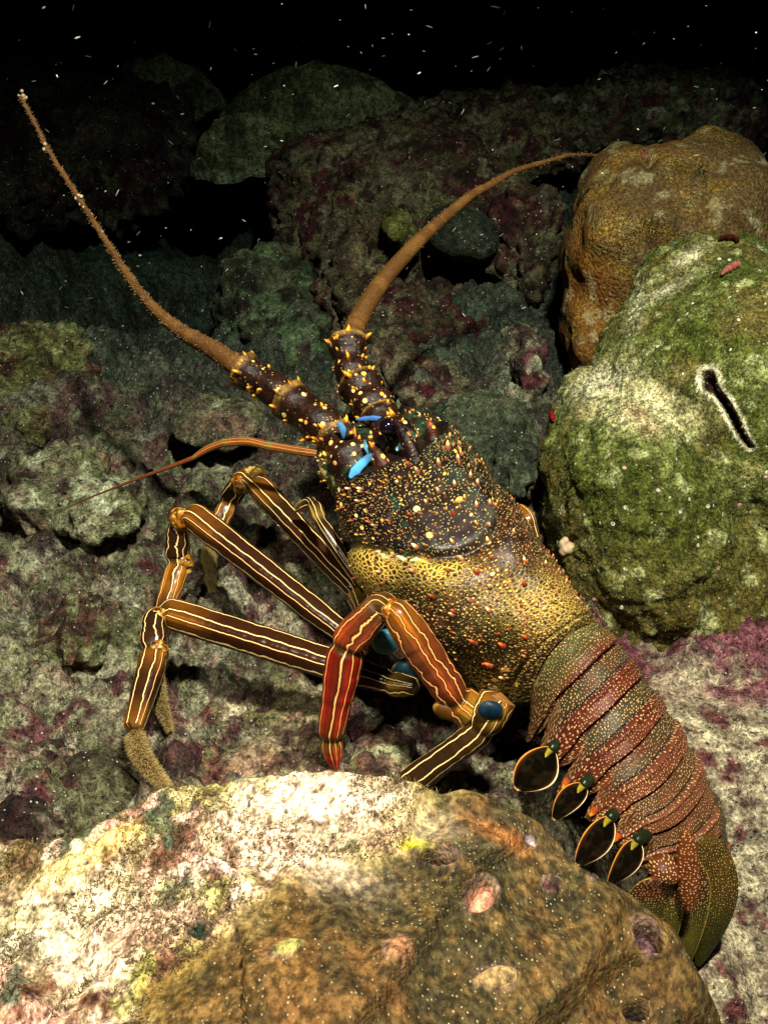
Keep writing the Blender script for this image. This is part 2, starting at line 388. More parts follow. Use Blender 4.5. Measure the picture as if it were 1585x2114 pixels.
# ------------------------------------------------------------------ foreground rock (a dome of old coral, the crest runs across the picture)
def build_foreground():
    crest = np.array([(-260, 1790, .045), (0, 1742, .052), (110, 1738, .056), (210, 1712, .058), (350, 1634, .055), (480, 1608, .060), (600, 1602, .064), (700, 1602, .068),
                      (830, 1628, .070), (1000, 1648, .070), (1090, 1676, .068), (1150, 1726, .063), (1190, 1788, .058), (1300, 1842, .052), (1400, 1938, .042),
                      (1440, 2022, .034), (1490, 2114, .02), (1540, 2260, .0)])
    K = np.array([atz(a, b, c) for a, b, c in crest]); K = catmull(K, 120)
    poly = np.vstack([K[:, :2], [[K[-1, 0] - .02, -.2], [K[0, 0] - .1, -.2]]])
    x = np.arange(-.42, .26, .0013); y = np.arange(.10, .47, .0013)
    X, Y = np.meshgrid(x, y); X = X.ravel(); Y = Y.ravel()
    P = np.stack([X, Y, 0 * X], 1)
    P = P * np.array([1, .66, 1])
    X2 = X + .010 * (fbm(P * 30, 3, 201) - .5); Y2 = Y + .010 * (fbm(P * 30, 3, 202) - .5)
    best = np.full(len(X), 9.0); zc = np.zeros(len(X))
    for k in range(len(K) - 1):
        a, b = K[k, :2], K[k + 1, :2]; ab = b - a
        t = np.clip(((X2 - a[0]) * ab[0] + (Y2 - a[1]) * ab[1]) / (ab @ ab), 0, 1)
        d = np.hypot(X2 - a[0] - t * ab[0], Y2 - a[1] - t * ab[1]); m = d < best
        best = np.where(m, d, best); zc = np.where(m, K[k, 2] * (1 - t) + K[k + 1, 2] * t, zc)
    ins = np.zeros(len(X), bool); q = len(poly)
    for k in range(q):
        a, b = poly[k], poly[(k + 1) % q]
        c = ((a[1] > Y2) != (b[1] > Y2)) & (X2 < (b[0] - a[0]) * (Y2 - a[1]) / (b[1] - a[1] + 1e-12) + a[0]); ins ^= c
    d = np.where(ins, best, -best)
    r = .012
    z = zc + .034 * ss(0, .16, d) + .0075
    drop = np.where(d > r, 0, np.where(d > 0, r - np.sqrt(np.clip(r * r - (r - d) ** 2, 0, None)), r - d * 3.2))
    z = z - drop * .8
    px, py, _ = proj(np.stack([X, Y, zc + .012], 1))
    # brown living coral on the right, encrusted dead rock on the left
    lx = np.interp(py, [1600, 1700, 1800, 1900, 2000, 2114], [905, 830, 690, 590, 470, 300])
    nz = fbm(P * 24, 4, 210)
    brown = ss(-40, 50, px - lx + (nz - .5) * 330)
    rough = 1 - brown
    f1, f2, ci = cell(P * 40 + .4 * fbm(P * 40, 2, 4)[:, None], 33)
    z = z + rough * (.012 * (fbm(P * 42, 4, 220) - .5) + .007 * (np.clip(f2 - f1, 0, .5) * 2 - .5) * ci + .006 * (fbm(P * 150, 3, 222, .6) - .5))
    z = z + brown * (.012 * (fbm(P * 20, 2, 230) - .5) + .007 * (fbm(P * 55, 2, 231) - .5))
    col = mixc(np.tile((.40, .35, .22), (len(X), 1)), (.20, .14, .065), ss(.42, .62, fbm(P * 40, 4, 240)))
    col = mixc(col, (.66, .56, .42), ss(.52, .66, fbm(P * 50, 4, 241)))
    col = mixc(col, (.62, .40, .34), ss(.54, .66, fbm(P * 33, 3, 242)) * .8)
    col = mixc(col, (.14, .06, .035), ss(.57, .68, fbm(P * 75, 4, 243)) * .9)
    col = mixc(col, (.72, .60, .50), ss(.56, .68, fbm(P * 90, 4, 246)) * .7)
    col = mixc(col, (.34, .36, .10), ss(.66, .73, fbm(P * 55, 3, 244)) * .6)
    col = mixc(col, (.05, .12, .08), ss(.69, .74, fbm(P * 60, 3, 245)) * .8)
    bc = mixc(np.tile((.150, .104, .040), (len(X), 1)), (.098, .086, .042), ss(.40, .62, fbm(P * 16, 3, 250)))
    bc = mixc(bc, (.245, .145, .058), ss(.52, .72, fbm(P * 34, 4, 251, .6)) * .75)
    bc = mixc(bc, (.28, .20, .085), ss(.53, .66, fbm(P * 85, 4, 252, .6)) * .6); bc = mixc(bc, (.080, .072, .040), ss(.54, .68, fbm(P * 62, 4, 253, .6)) * .6)
    bc = mixc(bc, (.075, .085, .060), gauss2(px, py, 1060, 1710, 130, 60, 30) * .5)
    col = col * rough[:, None] + bc * np.array((.74, .68, .62)) * brown[:, None]
    edge = np.exp(-((px - lx + (nz - .5) * 330) / 45.0) ** 2)
    col = mixc(col, (.30, .24, .07), edge * .6)
    for (cx, cy, rx, ry, ro, cc, amt) in [(700, 1650, 150, 55, 15, (.85, .70, .56), 1.0), (600, 1760, 140, 60, 30, (.75, .62, .48), .8), (180, 1900, 160, 90, 0, (.72, .64, .46), .6), (250, 1732, 60, 26, -20, (.80, .64, .28), .9), (160, 1790, 65, 28, -25, (.80, .62, .26), .9),
                                          (560, 1740, 110, 40, 30, (.68, .52, .42), .7), (80, 1960, 130, 60, 0, (.62, .58, .44), .7), (330, 1950, 120, 60, 0, (.62, .42, .36), .5),
                                          (455, 1815, 62, 12, 38, (.82, .62, .56), 1.0), (100, 2090, 50, 30, 0, (.17, .085, .05), .6), (1040, 1720, 70, 22, 25, (.33, .15, .05), .8),
                                          (830, 1690, 90, 45, -20, (.36, .30, .14), .4), (850, 1745, 30, 12, 0, (.5, .45, .05), .8)]:
        g = gauss2(px, py, cx, cy, rx, ry, ro); g = np.clip(g * (1.5 * fbm(P * 70, 3, int(cx)) + .35) * amt * 1.2, 0, 1); col = mixc(col, cc, g)
    z = z + .005 * gauss2(px, py, 455, 1815, 62, 10, 38) + .008 * gauss2(px, py, 250, 1732, 60, 26, -20) + .007 * gauss2(px, py, 160, 1790, 65, 28, -25)
    pit_m = np.zeros(len(X))
    # borings and encrusted pits in the coral skin
    for (cx, cy, rx, ry, ro, dp, inner) in [(905, 1782, 40, 22, 25, .016, (.06, .028, .022)), (992, 1880, 26, 44, 30, .008, (.36, .19, .13)), (1340, 1925, 42, 24, 60, .012, (.09, .05, .055)),
                                            (1235, 1735, 14, 20, 0, .004, (.34, .25, .14)), (1095, 1722, 12, 10, 0, .004, (.35, .3, .35)), (1140, 1815, 20, 16, 30, .005, (.12, .06, .06)),
                                            (600, 2040, 36, 20, -30, -.003, (.26, .24, .09)), (825, 2030, 30, 40, 0, -.003, (.24, .13, .07)), (1020, 2070, 55, 28, -15, -.003, (.28, .20, .10)),
                                            (1310, 2090, 26, 22, 0, .009, (.05, .03, .03)), (1225, 1790, 10, 8, 0, .003, (.16, .08, .12)),
                                            (630, 1822, 9, 8, 0, .004, (.03, .02, .03)), (70, 1965, 20, 10, 0, .008, (.02, .02, .02)), (420, 1975, 26, 20, 0, .006, (.03, .05, .035))]:
        wv = 1 + .8 * (fbm(P * 75, 4, int(cx + cy), .6) - .5); e = gauss2(px, py, cx, cy, rx, ry, ro) * wv
        z = z - dp * ss(.25, .75, e) + .0025 * np.exp(-((e - .22) / .1) ** 2) * (dp > 0)
        col = mixc(col, (.30, .20, .17), .7 * np.clip(np.exp(-((e - .30) / .09) ** 2), 0, 1) * ss(.42, .6, fbm(P * 110, 3, 78)))
        col = mixc(col, inner, ss(.38, .55, e)); pit_m = np.maximum(pit_m, ss(.25, .5, e))
        col = mixc(col, np.asarray(inner) * 1.5, ss(.38, .6, e) * ss(.5, .65, fbm(P * 120, 3, 77)))
    z = np.maximum(z, -.06)
    V = np.stack([X, Y, z], 1)
    o = mesh_obj('coral_rock', V, grid_q(len(y), len(x)), np.zeros((0, 3), int), np.clip(col, 0, 1), None, None, org=(-.05, .3, 0))
    me = o.data; at_ = me.color_attributes.new('Zone', 'FLOAT_COLOR', 'POINT'); c4 = np.ones((len(X), 4), np.float32); c4[:, 0] = brown; c4[:, 1] = pit_m; c4[:, 2] = 0
    at_.data.foreach_set('color', c4.ravel())
    n = NT('foreground_rock'); vm = n.t.nodes.new('ShaderNodeVectorMath'); vm.operation = 'MULTIPLY'; n.put(vm.inputs[0], n.obj); vm.inputs[1].default_value = (1, .66, 1); n.obj = vm.outputs[0]; c = n.attr('Col'); br = n.sep(n.attr('Zone'))[0]; dead = n.math('SUBTRACT', 1.0, br)
    n1 = n.noise(170, 6, .72); n2 = n.noise(600, 5, .65)
    c1 = n.mix(1.0, c, n.mix(n.step(n1, .32, .68), (.30, .26, .22), (1.7, 1.65, 1.55)), 'MULTIPLY')
    c1 = n.mix(1.0, c1, n.mix(n.step(n2, .3, .7), (.45, .42, .40), (1.5, 1.5, 1.5)), 'MULTIPLY')
    c1 = n.mix(n.math('MULTIPLY', n.step(n.noise(260, 4, .6), .60, .70), .8), c1, (.035, .022, .016))
    c2 = n.mix(1.0, c, n.mix(n.step(n.noise(230, 4, .6), .3, .7), (.62, .62, .62), (1.35, 1.35, 1.35)), 'MULTIPLY')
    npit = n.math('SUBTRACT', 1.0, n.sep(n.attr('Zone'))[1]); b1 = n.noise(95, 6, .66); b2 = n.noise(300, 5, .65)
    c2 = n.mix(n.math('MULTIPLY', n.math('MULTIPLY', n.step(b1, .52, .66), npit), .50), c2, (.058, .052, .028)); c2 = n.mix(n.math('MULTIPLY', n.math('MULTIPLY', n.step(b1, .47, .36), npit), .50), c2, (.20, .120, .044))
    c2 = n.mix(1.0, c2, n.mix(n.step(b2, .36, .64), (.52, .52, .52), (1.42, 1.40, 1.36)), 'MULTIPLY')
    d, vc = n.vor(560, out='both'); r = n.sep(vc)[0]
    sp = n.math('MULTIPLY', n.math('SUBTRACT', 1.0, n.step(n.math('ADD', d, n.math('MULTIPLY', n1, .25)), .24, .40)), n.step(r, .40, .70))
    c2 = n.mix(n.math('MULTIPLY', sp, n.step(n.noise(40, 3), .25, .6)), c2, (.38, .35, .22))
    cc = n.mix(br, c1, c2)
    h = n.math('ADD', n.math('MULTIPLY', n.math('ADD', n.math('MULTIPLY', n1, 1.3), n.math('MULTIPLY', n2, .6)), dead), n.math('MULTIPLY', n.math('ADD', n.math('MULTIPLY', n.vor(560, 'SMOOTH_F1'), .3), n.math('ADD', n.math('MULTIPLY', n2, .4), n.math('MULTIPLY', b1, .8))), br))
    me.materials.append(n.done(cc, n.mix(br, (.9, .9, .9), (.62, .62, .62)), n.bump(h, .9, .003), .3))
    tag(o, 'large foreground rock, pale pink and crusted left, brown coral skin with pits right', 'coral rock')
    return o, V, brown
FORE, FV, FBR = build_foreground()

# ------------------------------------------------------------------ green boulder and brown coral head
SLIT = catmull(np.array([(1462, 778), (1466, 796), (1482, 812), (1500, 838), (1516, 868), (1532, 900), (1548, 922)], float), 60); SLW = np.interp(np.linspace(0, 1, 60), [0, .12, .3, .7, 1], [14, 15, 9, 10, 6])
def slit(V, N):
    px, py, _ = proj(V); m = ((N * (C0 - V)).sum(1) > 0) & (px > 1400) & (px < 1620) & (py > 720) & (py < 980); d = np.full(len(V), 9.0); k = np.where(m)[0]
    q = np.hypot(px[k, None] - SLIT[None, :, 0], py[k, None] - SLIT[None, :, 1]) / SLW[None]; d[k] = q.min(1); return d
def build_boulder():
    E = [px_ell(1500, 900, .84, 310, 330, .115), px_ell(1300, 1040, .79, 185, 235, .085), px_ell(1440, 1170, .80, 240, 170, .092), px_ell(1340, 1130, .785, 170, 190, .085), px_ell(1470, 620, .88, 165, 125, .07),
         px_ell(1650, 950, .84, 300, 420, .12), px_ell(1250, 880, .81, 110, 95, .06), px_ell(1370, 690, .855, 80, 110, .06), px_ell(1270, 1230, .785, 115, 115, .06)]
    def disp(V, N):
        W = V + .02 * (np.stack([fbm(V * 22, 2, 1), fbm(V * 22, 2, 2), fbm(V * 22, 2, 3)], 1) - .5)
        low = 1 - ss(.03, .10, V[:, 2]); f1, f2, ci = cell(W * np.array([12, 12, 26]), 55)
        crack = np.exp(-((f2 - f1) / .10) ** 2)
        e = slit(V, N)
        return -.011 * (1 - ss(.6, 1.05, e)) + .0022 * np.exp(-((e - 1.45) / .35) ** 2) + .016 * (fbm(V * 20, 3, 301) - .5) - .0025 * low * crack + low * .012 * (fbm(V * 34, 4, 309, .6) - .5) + .007 * (fbm(V * 65, 3, 302) - .5) + .004 * (fbm(V * 170, 2, 304) - .5) + .0030 * (1 - low) * (.55 - np.clip(cell(V * 105, 57)[0], 0, .7))
    def colf(V, N):
        px, py, _ = proj(V); up = N[:, 2]
        c = mixc(np.tile((.150, .122, .042), (len(V), 1)), (.098, .112, .026), ss(.40, .62, fbm(V * 20, 3, 310)))
        c = mixc(c, (.19, .20, .075), ss(.50, .66, fbm(V * 45, 3, 311)) * .8)
        c = mixc(c, (.11, .080, .025), ss(.10, .0, V[:, 2]) * .85)  # shade on the lower boulder, painted in as a darker brown
        c = mixc(c, (.40, .40, .22), ss(.62, .72, fbm(V * 70, 3, 312)) * .6)
        for (cx, cy, rx, ry, ro, cc, a) in [(1290, 820, 105, 55, 10, (.56, .50, .32), .95), (1340, 855, 90, 34, 10, (.62, .56, .36), .8), (1240, 790, 60, 28, -25, (.55, .50, .36), .8), (1322, 865, 34, 20, 40, (.33, .19, .11), .9),
                                            (1310, 640, 16, 60, 8, (.50, .48, .34), .7), (1390, 590, 60, 12, -30, (.50, .46, .34), .8), (1420, 530, 40, 14, -30, (.55, .5, .36), .7), (1545, 1000, 60, 40, 0, (.30, .30, .14), .6)]:
            g = gauss2(px, py, cx, cy, rx, ry, ro); c = mixc(c, cc, np.clip(g * a * (fbm(V * 75, 4, int(cx), .65) * 3.2 - .55), 0, 1))
        e = slit(V, N); c = mixc(c, (.66, .60, .46), np.clip(1.4 * np.exp(-((e - 1.45) / .42) ** 2) * (.4 + fbm(V * 200, 3, 9)), 0, 1)); c = mixc(c, (.050, .016, .012), 1 - ss(.85, 1.15, e))
        return c
    n = NT('green_algae_rock'); c = n.attr('Col'); n1 = n.noise(120, 6, .68); n2 = n.noise(480, 5, .62)
    c = n.mix(1.0, c, n.mix(n.step(n1, .32, .68), (.50, .52, .45), (1.45, 1.42, 1.35)), 'MULTIPLY')
    c = n.mix(1.0, c, n.mix(n.step(n2, .3, .7), (.55, .55, .55), (1.4, 1.4, 1.4)), 'MULTIPLY')
    d, vc = n.vor(150, out='both'); sc = n.sep(vc)
    sp = n.math('MULTIPLY', n.math('SUBTRACT', 1.0, n.step(n.math('ADD', d, n.math('MULTIPLY', n2, .3)), .30, .40)), n.step(sc[0], .82, .84))
    c = n.mix(sp, c, n.mix(n.step(sc[1], .7, .8), (.58, .56, .42), (.62, .36, .32)))
    d2, v2 = n.vor(420, out='both'); s2 = n.math('MULTIPLY', n.math('SUBTRACT', 1.0, n.step(d2, .2, .32)), n.step(n.sep(v2)[0], .86, .9)); c = n.mix(n.math('MULTIPLY', s2, .8), c, (.42, .42, .26))
    h = n.math('ADD', n.math('ADD', n1, n.math('MULTIPLY', n2, .5)), n.math('MULTIPLY', sp, .3))
    m = n.done(c, .85, n.bump(h, .8, .004), .25)
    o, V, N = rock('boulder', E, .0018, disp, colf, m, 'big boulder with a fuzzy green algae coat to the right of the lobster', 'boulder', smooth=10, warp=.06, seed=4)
    return o, V, N
BOUL, BV, BN = build_boulder()

def build_brown_coral():
    E = [px_ell(1400, 500, 1.02, 185, 200, .085), px_ell(1285, 540, 1.01, 128, 205, .075), px_ell(1480, 400, 1.03, 108, 122, .07), px_ell(1320, 400, 1.02, 125, 100, .07),
         px_ell(1540, 430, 1.05, 60, 110, .06), px_ell(1200, 690, 1.0, 50, 75, .05), px_ell(1290, 690, 1.0, 90, 90, .05)]
    BH = [(1338, 345, 9, 14), (1447, 352, 10, 13), (1345, 475, 13, 38), (1330, 318, 7, 8)]
    def disp(V, N):
        px, py, _ = proj(V); fc = ((N * (C0 - V)).sum(1) > 0); r = .022 * (fbm(V * 22, 2, 401) - .5) + .006 * (fbm(V * 70, 3, 402) - .5)
        for (x, y, rx, ry) in BH: r = r - fc * .010 * gauss2(px, py, x, y, rx * 1.2, ry * 1.2)
        return r
    def colf(V, N):
        c = mixc(np.tile((.190, .085, .028), (len(V), 1)), (.150, .092, .042), ss(.38, .62, fbm(V * 14, 3, 410)))
        px, py, _ = proj(V)
        c = mixc(c, (.32, .125, .022), gauss2(px, py, 1210, 560, 60, 130) * .8)
        for (x, y, rx, ry) in BH: c = mixc(c, (.02, .015, .01) if y > 330 else (.32, .05, .08), ss(.3, .7, gauss2(px, py, x, y, rx, ry)))
        c = mixc(c, (.48, .42, .26), ss(.62, .70, fbm(V * 75, 3, 412)) * .5)
        return mixc(c, (.07, .04, .015), ss(.6, .7, fbm(V * 40, 3, 411)) * .6)
    n = NT('honeycomb_coral'); c = n.attr('Col'); e = n.vor(410, 'DISTANCE_TO_EDGE'); big = n.noise(26, 3, .6)
    edge = n.math('SUBTRACT', 1.0, n.step(e, .05, .17)); amt = n.step(big, .40, .66)
    c = n.mix(n.math('MULTIPLY', edge, n.math('ADD', .10, n.math('MULTIPLY', amt, .48))), c, n.mix(n.step(n.noise(60), .4, .6), (.46, .29, .045), (.42, .34, .13)))
    c = n.mix(1.0, c, n.mix(n.step(n.noise(400, 4), .3, .7), (.55, .55, .55), (1.4, 1.4, 1.4)), 'MULTIPLY')
    h = n.math('MULTIPLY', edge, .6)
    m = n.done(c, .75, n.bump(n.math('ADD', h, n.math('ADD', n.math('MULTIPLY', n.noise(300, 4), .5), n.math('MULTIPLY', n.vor(410, 'SMOOTH_F1'), -.9))), .9, .0030), .3)
    o, V, N = rock('brown_coral', E, .003, disp, colf, m, 'rounded brown coral head netted with yellow, behind the green boulder', 'coral', smooth=7, warp=.05, seed=9)
    return o
build_brown_coral()

# ------------------------------------------------------------------ the spiny lobster
LOB = empty('spiny_lobster', (0.055, 0.46, 0.015))
tag(LOB, 'brown and yellow speckled spiny lobster with striped legs standing on the reef floor', 'lobster')

def set_attr(o, name, c3):
    a = o.data.color_attributes.new(name, 'FLOAT_COLOR', 'POINT'); c4 = np.ones((len(c3), 4), np.float32); c4[:, :3] = c3; a.data.foreach_set('color', c4.ravel())

def m_carapace():
    n = NT('carapace_shell'); c = n.attr('Col'); zs = n.sep(n.attr('Zone')); uv = n.tc.outputs['UV']
    wob = n.noise(160, 2, .5)
    # fine pale dots
    d, vc = n.vor(390, vec=uv, dims='2D', out='both', rand=.78); r = n.sep(vc)
    thr = n.math('ADD', n.math('MULTIPLY', zs[0], .26), n.math('MULTIPLY', r[1], .14))
    keep = n.step(r[0], n.math('SUBTRACT', .60, zs[0]), n.math('SUBTRACT', .65, zs[0]))
    dot = n.math('MULTIPLY', n.math('SUBTRACT', 1.0, n.step(d, n.math('SUBTRACT', thr, .07), n.math('ADD', thr, .07))), keep)
    # bigger orange spots
    d2, v2 = n.vor(118, vec=uv, dims='2D', out='both'); r2 = n.sep(v2)
    thr2 = n.math('ADD', .10, n.math('MULTIPLY', r2[1], .15))
    big = n.math('MULTIPLY', n.math('SUBTRACT', 1.0, n.step(d2, n.math('SUBTRACT', thr2, .04), n.math('ADD', thr2, .03))), n.step(r2[0], n.math('SUBTRACT', .98, zs[1]), n.math('SUBTRACT', 1.0, zs[1])))
    d3, v3 = n.vor(560, vec=uv, dims='2D', out='both'); r3 = n.sep(v3)
    tiny = n.math('MULTIPLY', n.math('SUBTRACT', 1.0, n.step(d3, .11, .22)), n.math('MULTIPLY', n.step(r3[0], .42, .48), n.step(zs[0], .04, .10)))
    # yellow net with dark eyes
    e = n.vor(380, 'DISTANCE_TO_EDGE', vec=uv, dims='2D'); net = n.math('MULTIPLY', n.math('SUBTRACT', 1.0, n.step(e, .10, .24)), zs[2])
    c = n.mix(1.0, c, n.mix(n.step(n.noise(150, 5, .7), .3, .7), (.3, .3, .3), (1.8, 1.7, 1.6)), 'MULTIPLY')
    c = n.mix(n.math('MULTIPLY', tiny, .8), c, (.40, .34, .14))
    c = n.mix(net, c, (.58, .40, .09))
    c = n.mix(dot, c, n.mix(r[2], (.62, .46, .16), (.30, .23, .075)))
    c = n.mix(big, c, n.mix(r2[2], (.78, .40, .07), (.80, .62, .30)))
    grime = n.math('MULTIPLY', n.step(n.noise(90, 5, .7), .60, .70), .55); c = n.mix(grime, c, (.085, .075, .06))
    h = n.math('ADD', n.math('ADD', n.math('MULTIPLY', dot, .5), n.math('MULTIPLY', big, 1.0)), n.math('MULTIPLY', net, .25))
    return n.done(c, n.mix(dot, (.42, .42, .42), (.30, .30, .30)), n.bump(n.math('ADD', h, n.math('MULTIPLY', wob, .2)), .8, .0012), .62)
def m_tail():
    n = NT('tail_shell'); c = n.attr('Col'); uv = n.tc.outputs['UV']
    d, vc = n.vor(620, vec=uv, dims='2D', out='both', rand=.75); r = n.sep(vc)
    zs = n.sep(n.attr('Zone'))
    thr = n.math('ADD', n.math('MULTIPLY', zs[0], .20), n.math('MULTIPLY', r[1], .10))
    dot = n.math('SUBTRACT', 1.0, n.step(d, n.math('SUBTRACT', thr, .10), n.math('ADD', thr, .08)))
    c = n.mix(1.0, c, n.mix(n.noise(150, 4, .6), (.45, .45, .45), (1.5, 1.5, 1.5)), 'MULTIPLY')
    grime = n.math('MULTIPLY', n.step(n.noise(160, 6, .8), .68, .72), .35); 
    c = n.mix(dot, c, n.mix(1.0, n.mix(r[2], (.56, .36, .19), (.40, .26, .12)), n.mix(n.noise(60, 3), (.6, .6, .6), (1.3, 1.3, 1.3)), 'MULTIPLY'))
    c = n.mix(grime, c, (.22, .24, .22))
    return n.done(c, .42, n.bump(n.math('ADD', dot, n.math('MULTIPLY', n.noise(330, 4, .6), .7)), .7, .0010), .32)
def m_leg():
    n = NT('striped_leg_shell'); c = n.attr('Col'); zs = n.sep(n.attr('Zone')); u = n.xyz(n.tc.outputs['UV'])
    v7 = n.math('MULTIPLY', u[1], 9.0); fl = n.math('FLOOR', v7); fr = n.math('SUBTRACT', v7, fl)
    nz = n.noise(1.0, 3, .55, vec=n.comb(n.math('MULTIPLY', u[0], 60.0), n.math('MULTIPLY', fl, 5.3)))
    nz2 = n.noise(1.0, 2, .5, vec=n.comb(n.math('MULTIPLY', u[0], 300.0), n.math('MULTIPLY', fl, 3.1)))
    wob = n.math('MULTIPLY', n.math('SUBTRACT', nz, .5), n.math('ADD', .55, n.math('MULTIPLY', zs[1], 1.3)))
    wob = n.math('ADD', wob, n.math('MULTIPLY', n.math('SUBTRACT', nz2, .5), n.math('ADD', .06, n.math('MULTIPLY', zs[1], .5))))
    a = n.math('ABSOLUTE', n.math('ADD', n.math('SUBTRACT', fr, .5), wob))
    line = n.math('MULTIPLY', n.math('SUBTRACT', 1.0, n.step(a, .035, .085)), zs[0])
    halo = n.math('MULTIPLY', n.math('SUBTRACT', 1.0, n.step(a, .10, .26)), n.math('MULTIPLY', zs[0], .75))
    c = n.mix(1.0, c, n.mix(n.noise(170, 4, .6), (.40, .40, .40), (1.55, 1.5, 1.45)), 'MULTIPLY')
    alt = n.step(n.math('SINE', n.math('ADD', n.math('MULTIPLY', fl, 2.4), .6)), .1, .3)
    c = n.mix(n.math('MULTIPLY', n.math('MULTIPLY', alt, zs[0]), .55), c, (.040, .021, .010))
    c = n.mix(halo, c, (.040, .016, .008))
    c = n.mix(line, c, n.mix(zs[2], (.86, .62, .30), (.78, .30, .08)))
    return n.done(c, .26, n.bump(n.math('ADD', n.math('MULTIPLY', n.noise(240, 4), .35), n.math('MULTIPLY', line, .3)), .35, .001), .55)
def m_spiny():
    n = NT('antenna_base_shell'); c = n.attr('Col')
    d, vc = n.vor(185, out='both'); r = n.sep(vc); lum = n.step(n.attr('Col', 'Fac'), .06, .10)
    rad = n.math('ADD', .10, n.math('MULTIPLY', r[1], .22)); dot = n.math('MULTIPLY', n.math('SUBTRACT', 1.0, n.step(d, n.math('SUBTRACT', rad, .05), n.math('ADD', rad, .05))), n.math('MULTIPLY', n.step(r[0], .25, .30), n.math('SUBTRACT', 1.0, lum)))
    c = n.mix(1.0, c, n.mix(n.step(n.noise(170, 5, .7), .3, .7), (.35, .35, .35), (1.8, 1.7, 1.6)), 'MULTIPLY')
    d5, v5 = n.vor(430, out='both'); c = n.mix(n.math('MULTIPLY', n.math('SUBTRACT', 1.0, n.step(d5, .16, .28)), n.math('MULTIPLY', n.step(n.sep(v5)[0], .55, .6), .8)), c, (.42, .26, .08))
    c = n.mix(dot, c, n.mix(r[2], (.80, .36, .05), (.85, .66, .30)))
    return n.done(c, .36, n.bump(n.math('ADD', dot, n.math('MULTIPLY', n.noise(260, 5, .65), .9)), .8, .0014), .5)
def m_plain(name, rough=.4, nscale=300, spec=.5):
    n = NT(name); c = n.attr('Col'); c = n.mix(1.0, c, n.mix(n.noise(nscale, 4, .6), (.55, .55, .55), (1.4, 1.4, 1.4)), 'MULTIPLY')
    return n.done(c, rough, n.bump(n.noise(nscale * 1.5, 3), .3, .0006), spec)
def m_flagellum():
    n = NT('antenna_whip'); c = n.attr('Col'); u = n.xyz(n.tc.outputs['UV'])
    w = n.math('MULTIPLY_ADD', n.noise(1.0, 3, .7, vec=n.comb(n.math('MULTIPLY', u[0], 1100.0), n.math('MULTIPLY', u[1], 14.0))), 4.0, -2.0); c = n.mix(n.math('MULTIPLY', n.step(w, -.2, .8), .22), c, (.06, .03, .012))
    c = n.mix(1.0, c, n.mix(n.noise(500, 4, .7), (.35, .35, .35), (1.65, 1.6, 1.5)), 'MULTIPLY')
    return n.done(c, .6, n.bump(n.math('ADD', w, n.noise(700, 3)), .6, .0007), .35)
M['cara'], M['tail'], M['leg'], M['spiny'], M['whip'] = m_carapace(), m_tail(), m_leg(), m_spiny(), m_flagellum()
M['smooth'] = m_plain('smooth_shell', .3); M['fuzz'] = m_plain('bristle_fibre', .7, 200, .2); M['membrane'] = m_plain('blue_joint_membrane', .45, 160, .4)

def body_frame(dpx, spx, al, be):
    a, b = radians(al), radians(be); ax = np.array([dpx, -spx], float); ax /= np.hypot(*ax); Mm = np.stack([RT, UPV, FWD])
    Fv = np.array([ax[0] * cos(a), ax[1] * cos(a), sin(a)]) @ Mm
    nc = np.array([ax[0] * sin(a), ax[1] * sin(a), -cos(a)]); ec = np.array([ax[1], -ax[0], 0])
    return Fv, (cos(b) * nc + sin(b) * ec) @ Mm, (-cos(b) * ec + sin(b) * nc) @ Mm
def ring_params(left, dors, W, D, Fv, Uv, Lv):
    """how far the side margin hangs below and ahead of the ridge, so that it passes the seen margin"""
    rl = ray(*left); A = np.stack([-Uv, Fv, -rl], 1); h, a, _ = np.linalg.solve(A, C0 - D - W * Lv); return h, a

